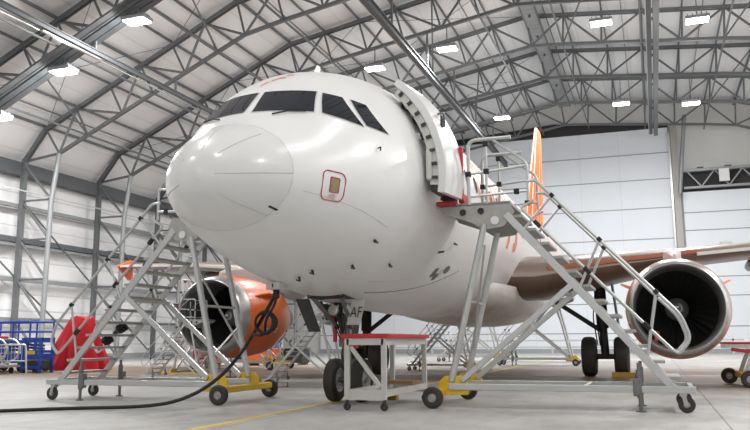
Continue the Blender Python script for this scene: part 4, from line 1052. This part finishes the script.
MB().tube((-13.5, 28.9, 1.45), (-13.5, 28.9, 1.49), .05, 10).build('bung', GEAR, t)
t = empty('tool_chest', 'red tool chest far back under the left wing', 'tool chest', (-13.3, 22, 0))
MB().box((-13.3, 22, .42), (1.1, .6, .6)).build('body', RED, t, False, bevel=.02)
for k in range(3): MB().box((-13.3, 21.69, .25 + k * .18), (1.0, .02, .15)).build('drawer', RED, t, False, bevel=.01)
for x in (-13.75, -12.85): wheel((x, 21.8, .07), .07, .04, t, GEARD)
for x in (-13.75, -12.85): wheel((x, 22.2, .07), .07, .04, t, GEARD)
for k, (x, y, mt_, lab) in enumerate(((-11.6, 24, ORANGE, 'orange crate far back in front of the left engine'), (-10.6, 25, GEARD, 'dark crate beside the orange crate'))):
    t = empty('storage_crate', lab, 'crate', (x, y, 0))
    MB().box((x, y, .4), (1.3, .9, .6)).build('body', mt_, t, False, bevel=.03)
    MB().box((x, y, .73), (1.36, .96, .07)).build('lid', mt_, t, False, bevel=.02)
    for s_ in (-.5, .5): MB().box((x + s_, y, .05), (.12, .9, .1)).build('skid', WOOD, t, False)
t = empty('parts_trolley', 'dark parts trolley with red handle far back by the wall', 'trolley', (-16.5, 34, 0))
MB().box((-16.5, 34, .9), (1.5, .9, 1.5)).build('body', KICK, t, False, bevel=.03)
MB().bar((-17.1, 33.5, 1.2), (-17.1, 33.5, 1.9), .12, .12).build('handle', RED, t, False)
for x in (-17.0, -16.0): wheel((x, 33.6, .12), .12, .06, t, GEARD)
for x in (-17.0, -16.0): wheel((x, 34.4, .12), .12, .06, t, GEARD)
t = empty('safety_barrier', 'long low grey barrier in front of the tall white door', 'barrier', (-2, 52, 0))
MB().box((-2, 52, 1.05), (26, .12, .12)).build('top_rail', ALU, t, False)
MB().box((-2, 52, .55), (26, .1, .12)).build('lower_rail', ALU, t, False)
for k in range(9): MB().box((-14.5 + k * 3.1, 52, .55), (.12, .12, 1.1)).build('post', ALU, t, False)

# ------------------------------------------------------------------ camera, world, view
cam = bpy.data.cameras.new('camera'); cam.sensor_width = 36; cam.lens = 778 / 750 * 36; cam.clip_end = 500; cam.clip_start = .05
co = bpy.data.objects.new('camera', cam); col.objects.link(co)
yaw, pit, rol = -.341, .161, -.005
fw = Vector((math.sin(yaw) * math.cos(pit), math.cos(yaw) * math.cos(pit), math.sin(pit)))
r_ = Vector((math.cos(yaw), -math.sin(yaw), 0)); u_ = r_.cross(fw)
Rv = r_ * math.cos(rol) + u_ * math.sin(rol); Uv = u_ * math.cos(rol) - r_ * math.sin(rol)
mt_ = Matrix((Rv, Uv, -fw)).transposed().to_4x4(); mt_.translation = (5.20, -8.12, 1.056)
co.matrix_world = mt_; sc.camera = co
w = bpy.data.worlds.new('world'); sc.world = w; w.use_nodes = True
bg = w.node_tree.nodes['Background']; bg.inputs[0].default_value = (.90, .95, 1.0, 1); bg.inputs[1].default_value = 1.1
sc.view_settings.view_transform = 'Standard'; sc.view_settings.look = 'None'; sc.view_settings.gamma = 1; sc.view_settings.use_curve_mapping = False
sc.view_settings.exposure = -0.97
sc.cycles.use_denoising = True
sc.cycles.max_bounces = 8
sc.cycles.sample_clamp_indirect = 8
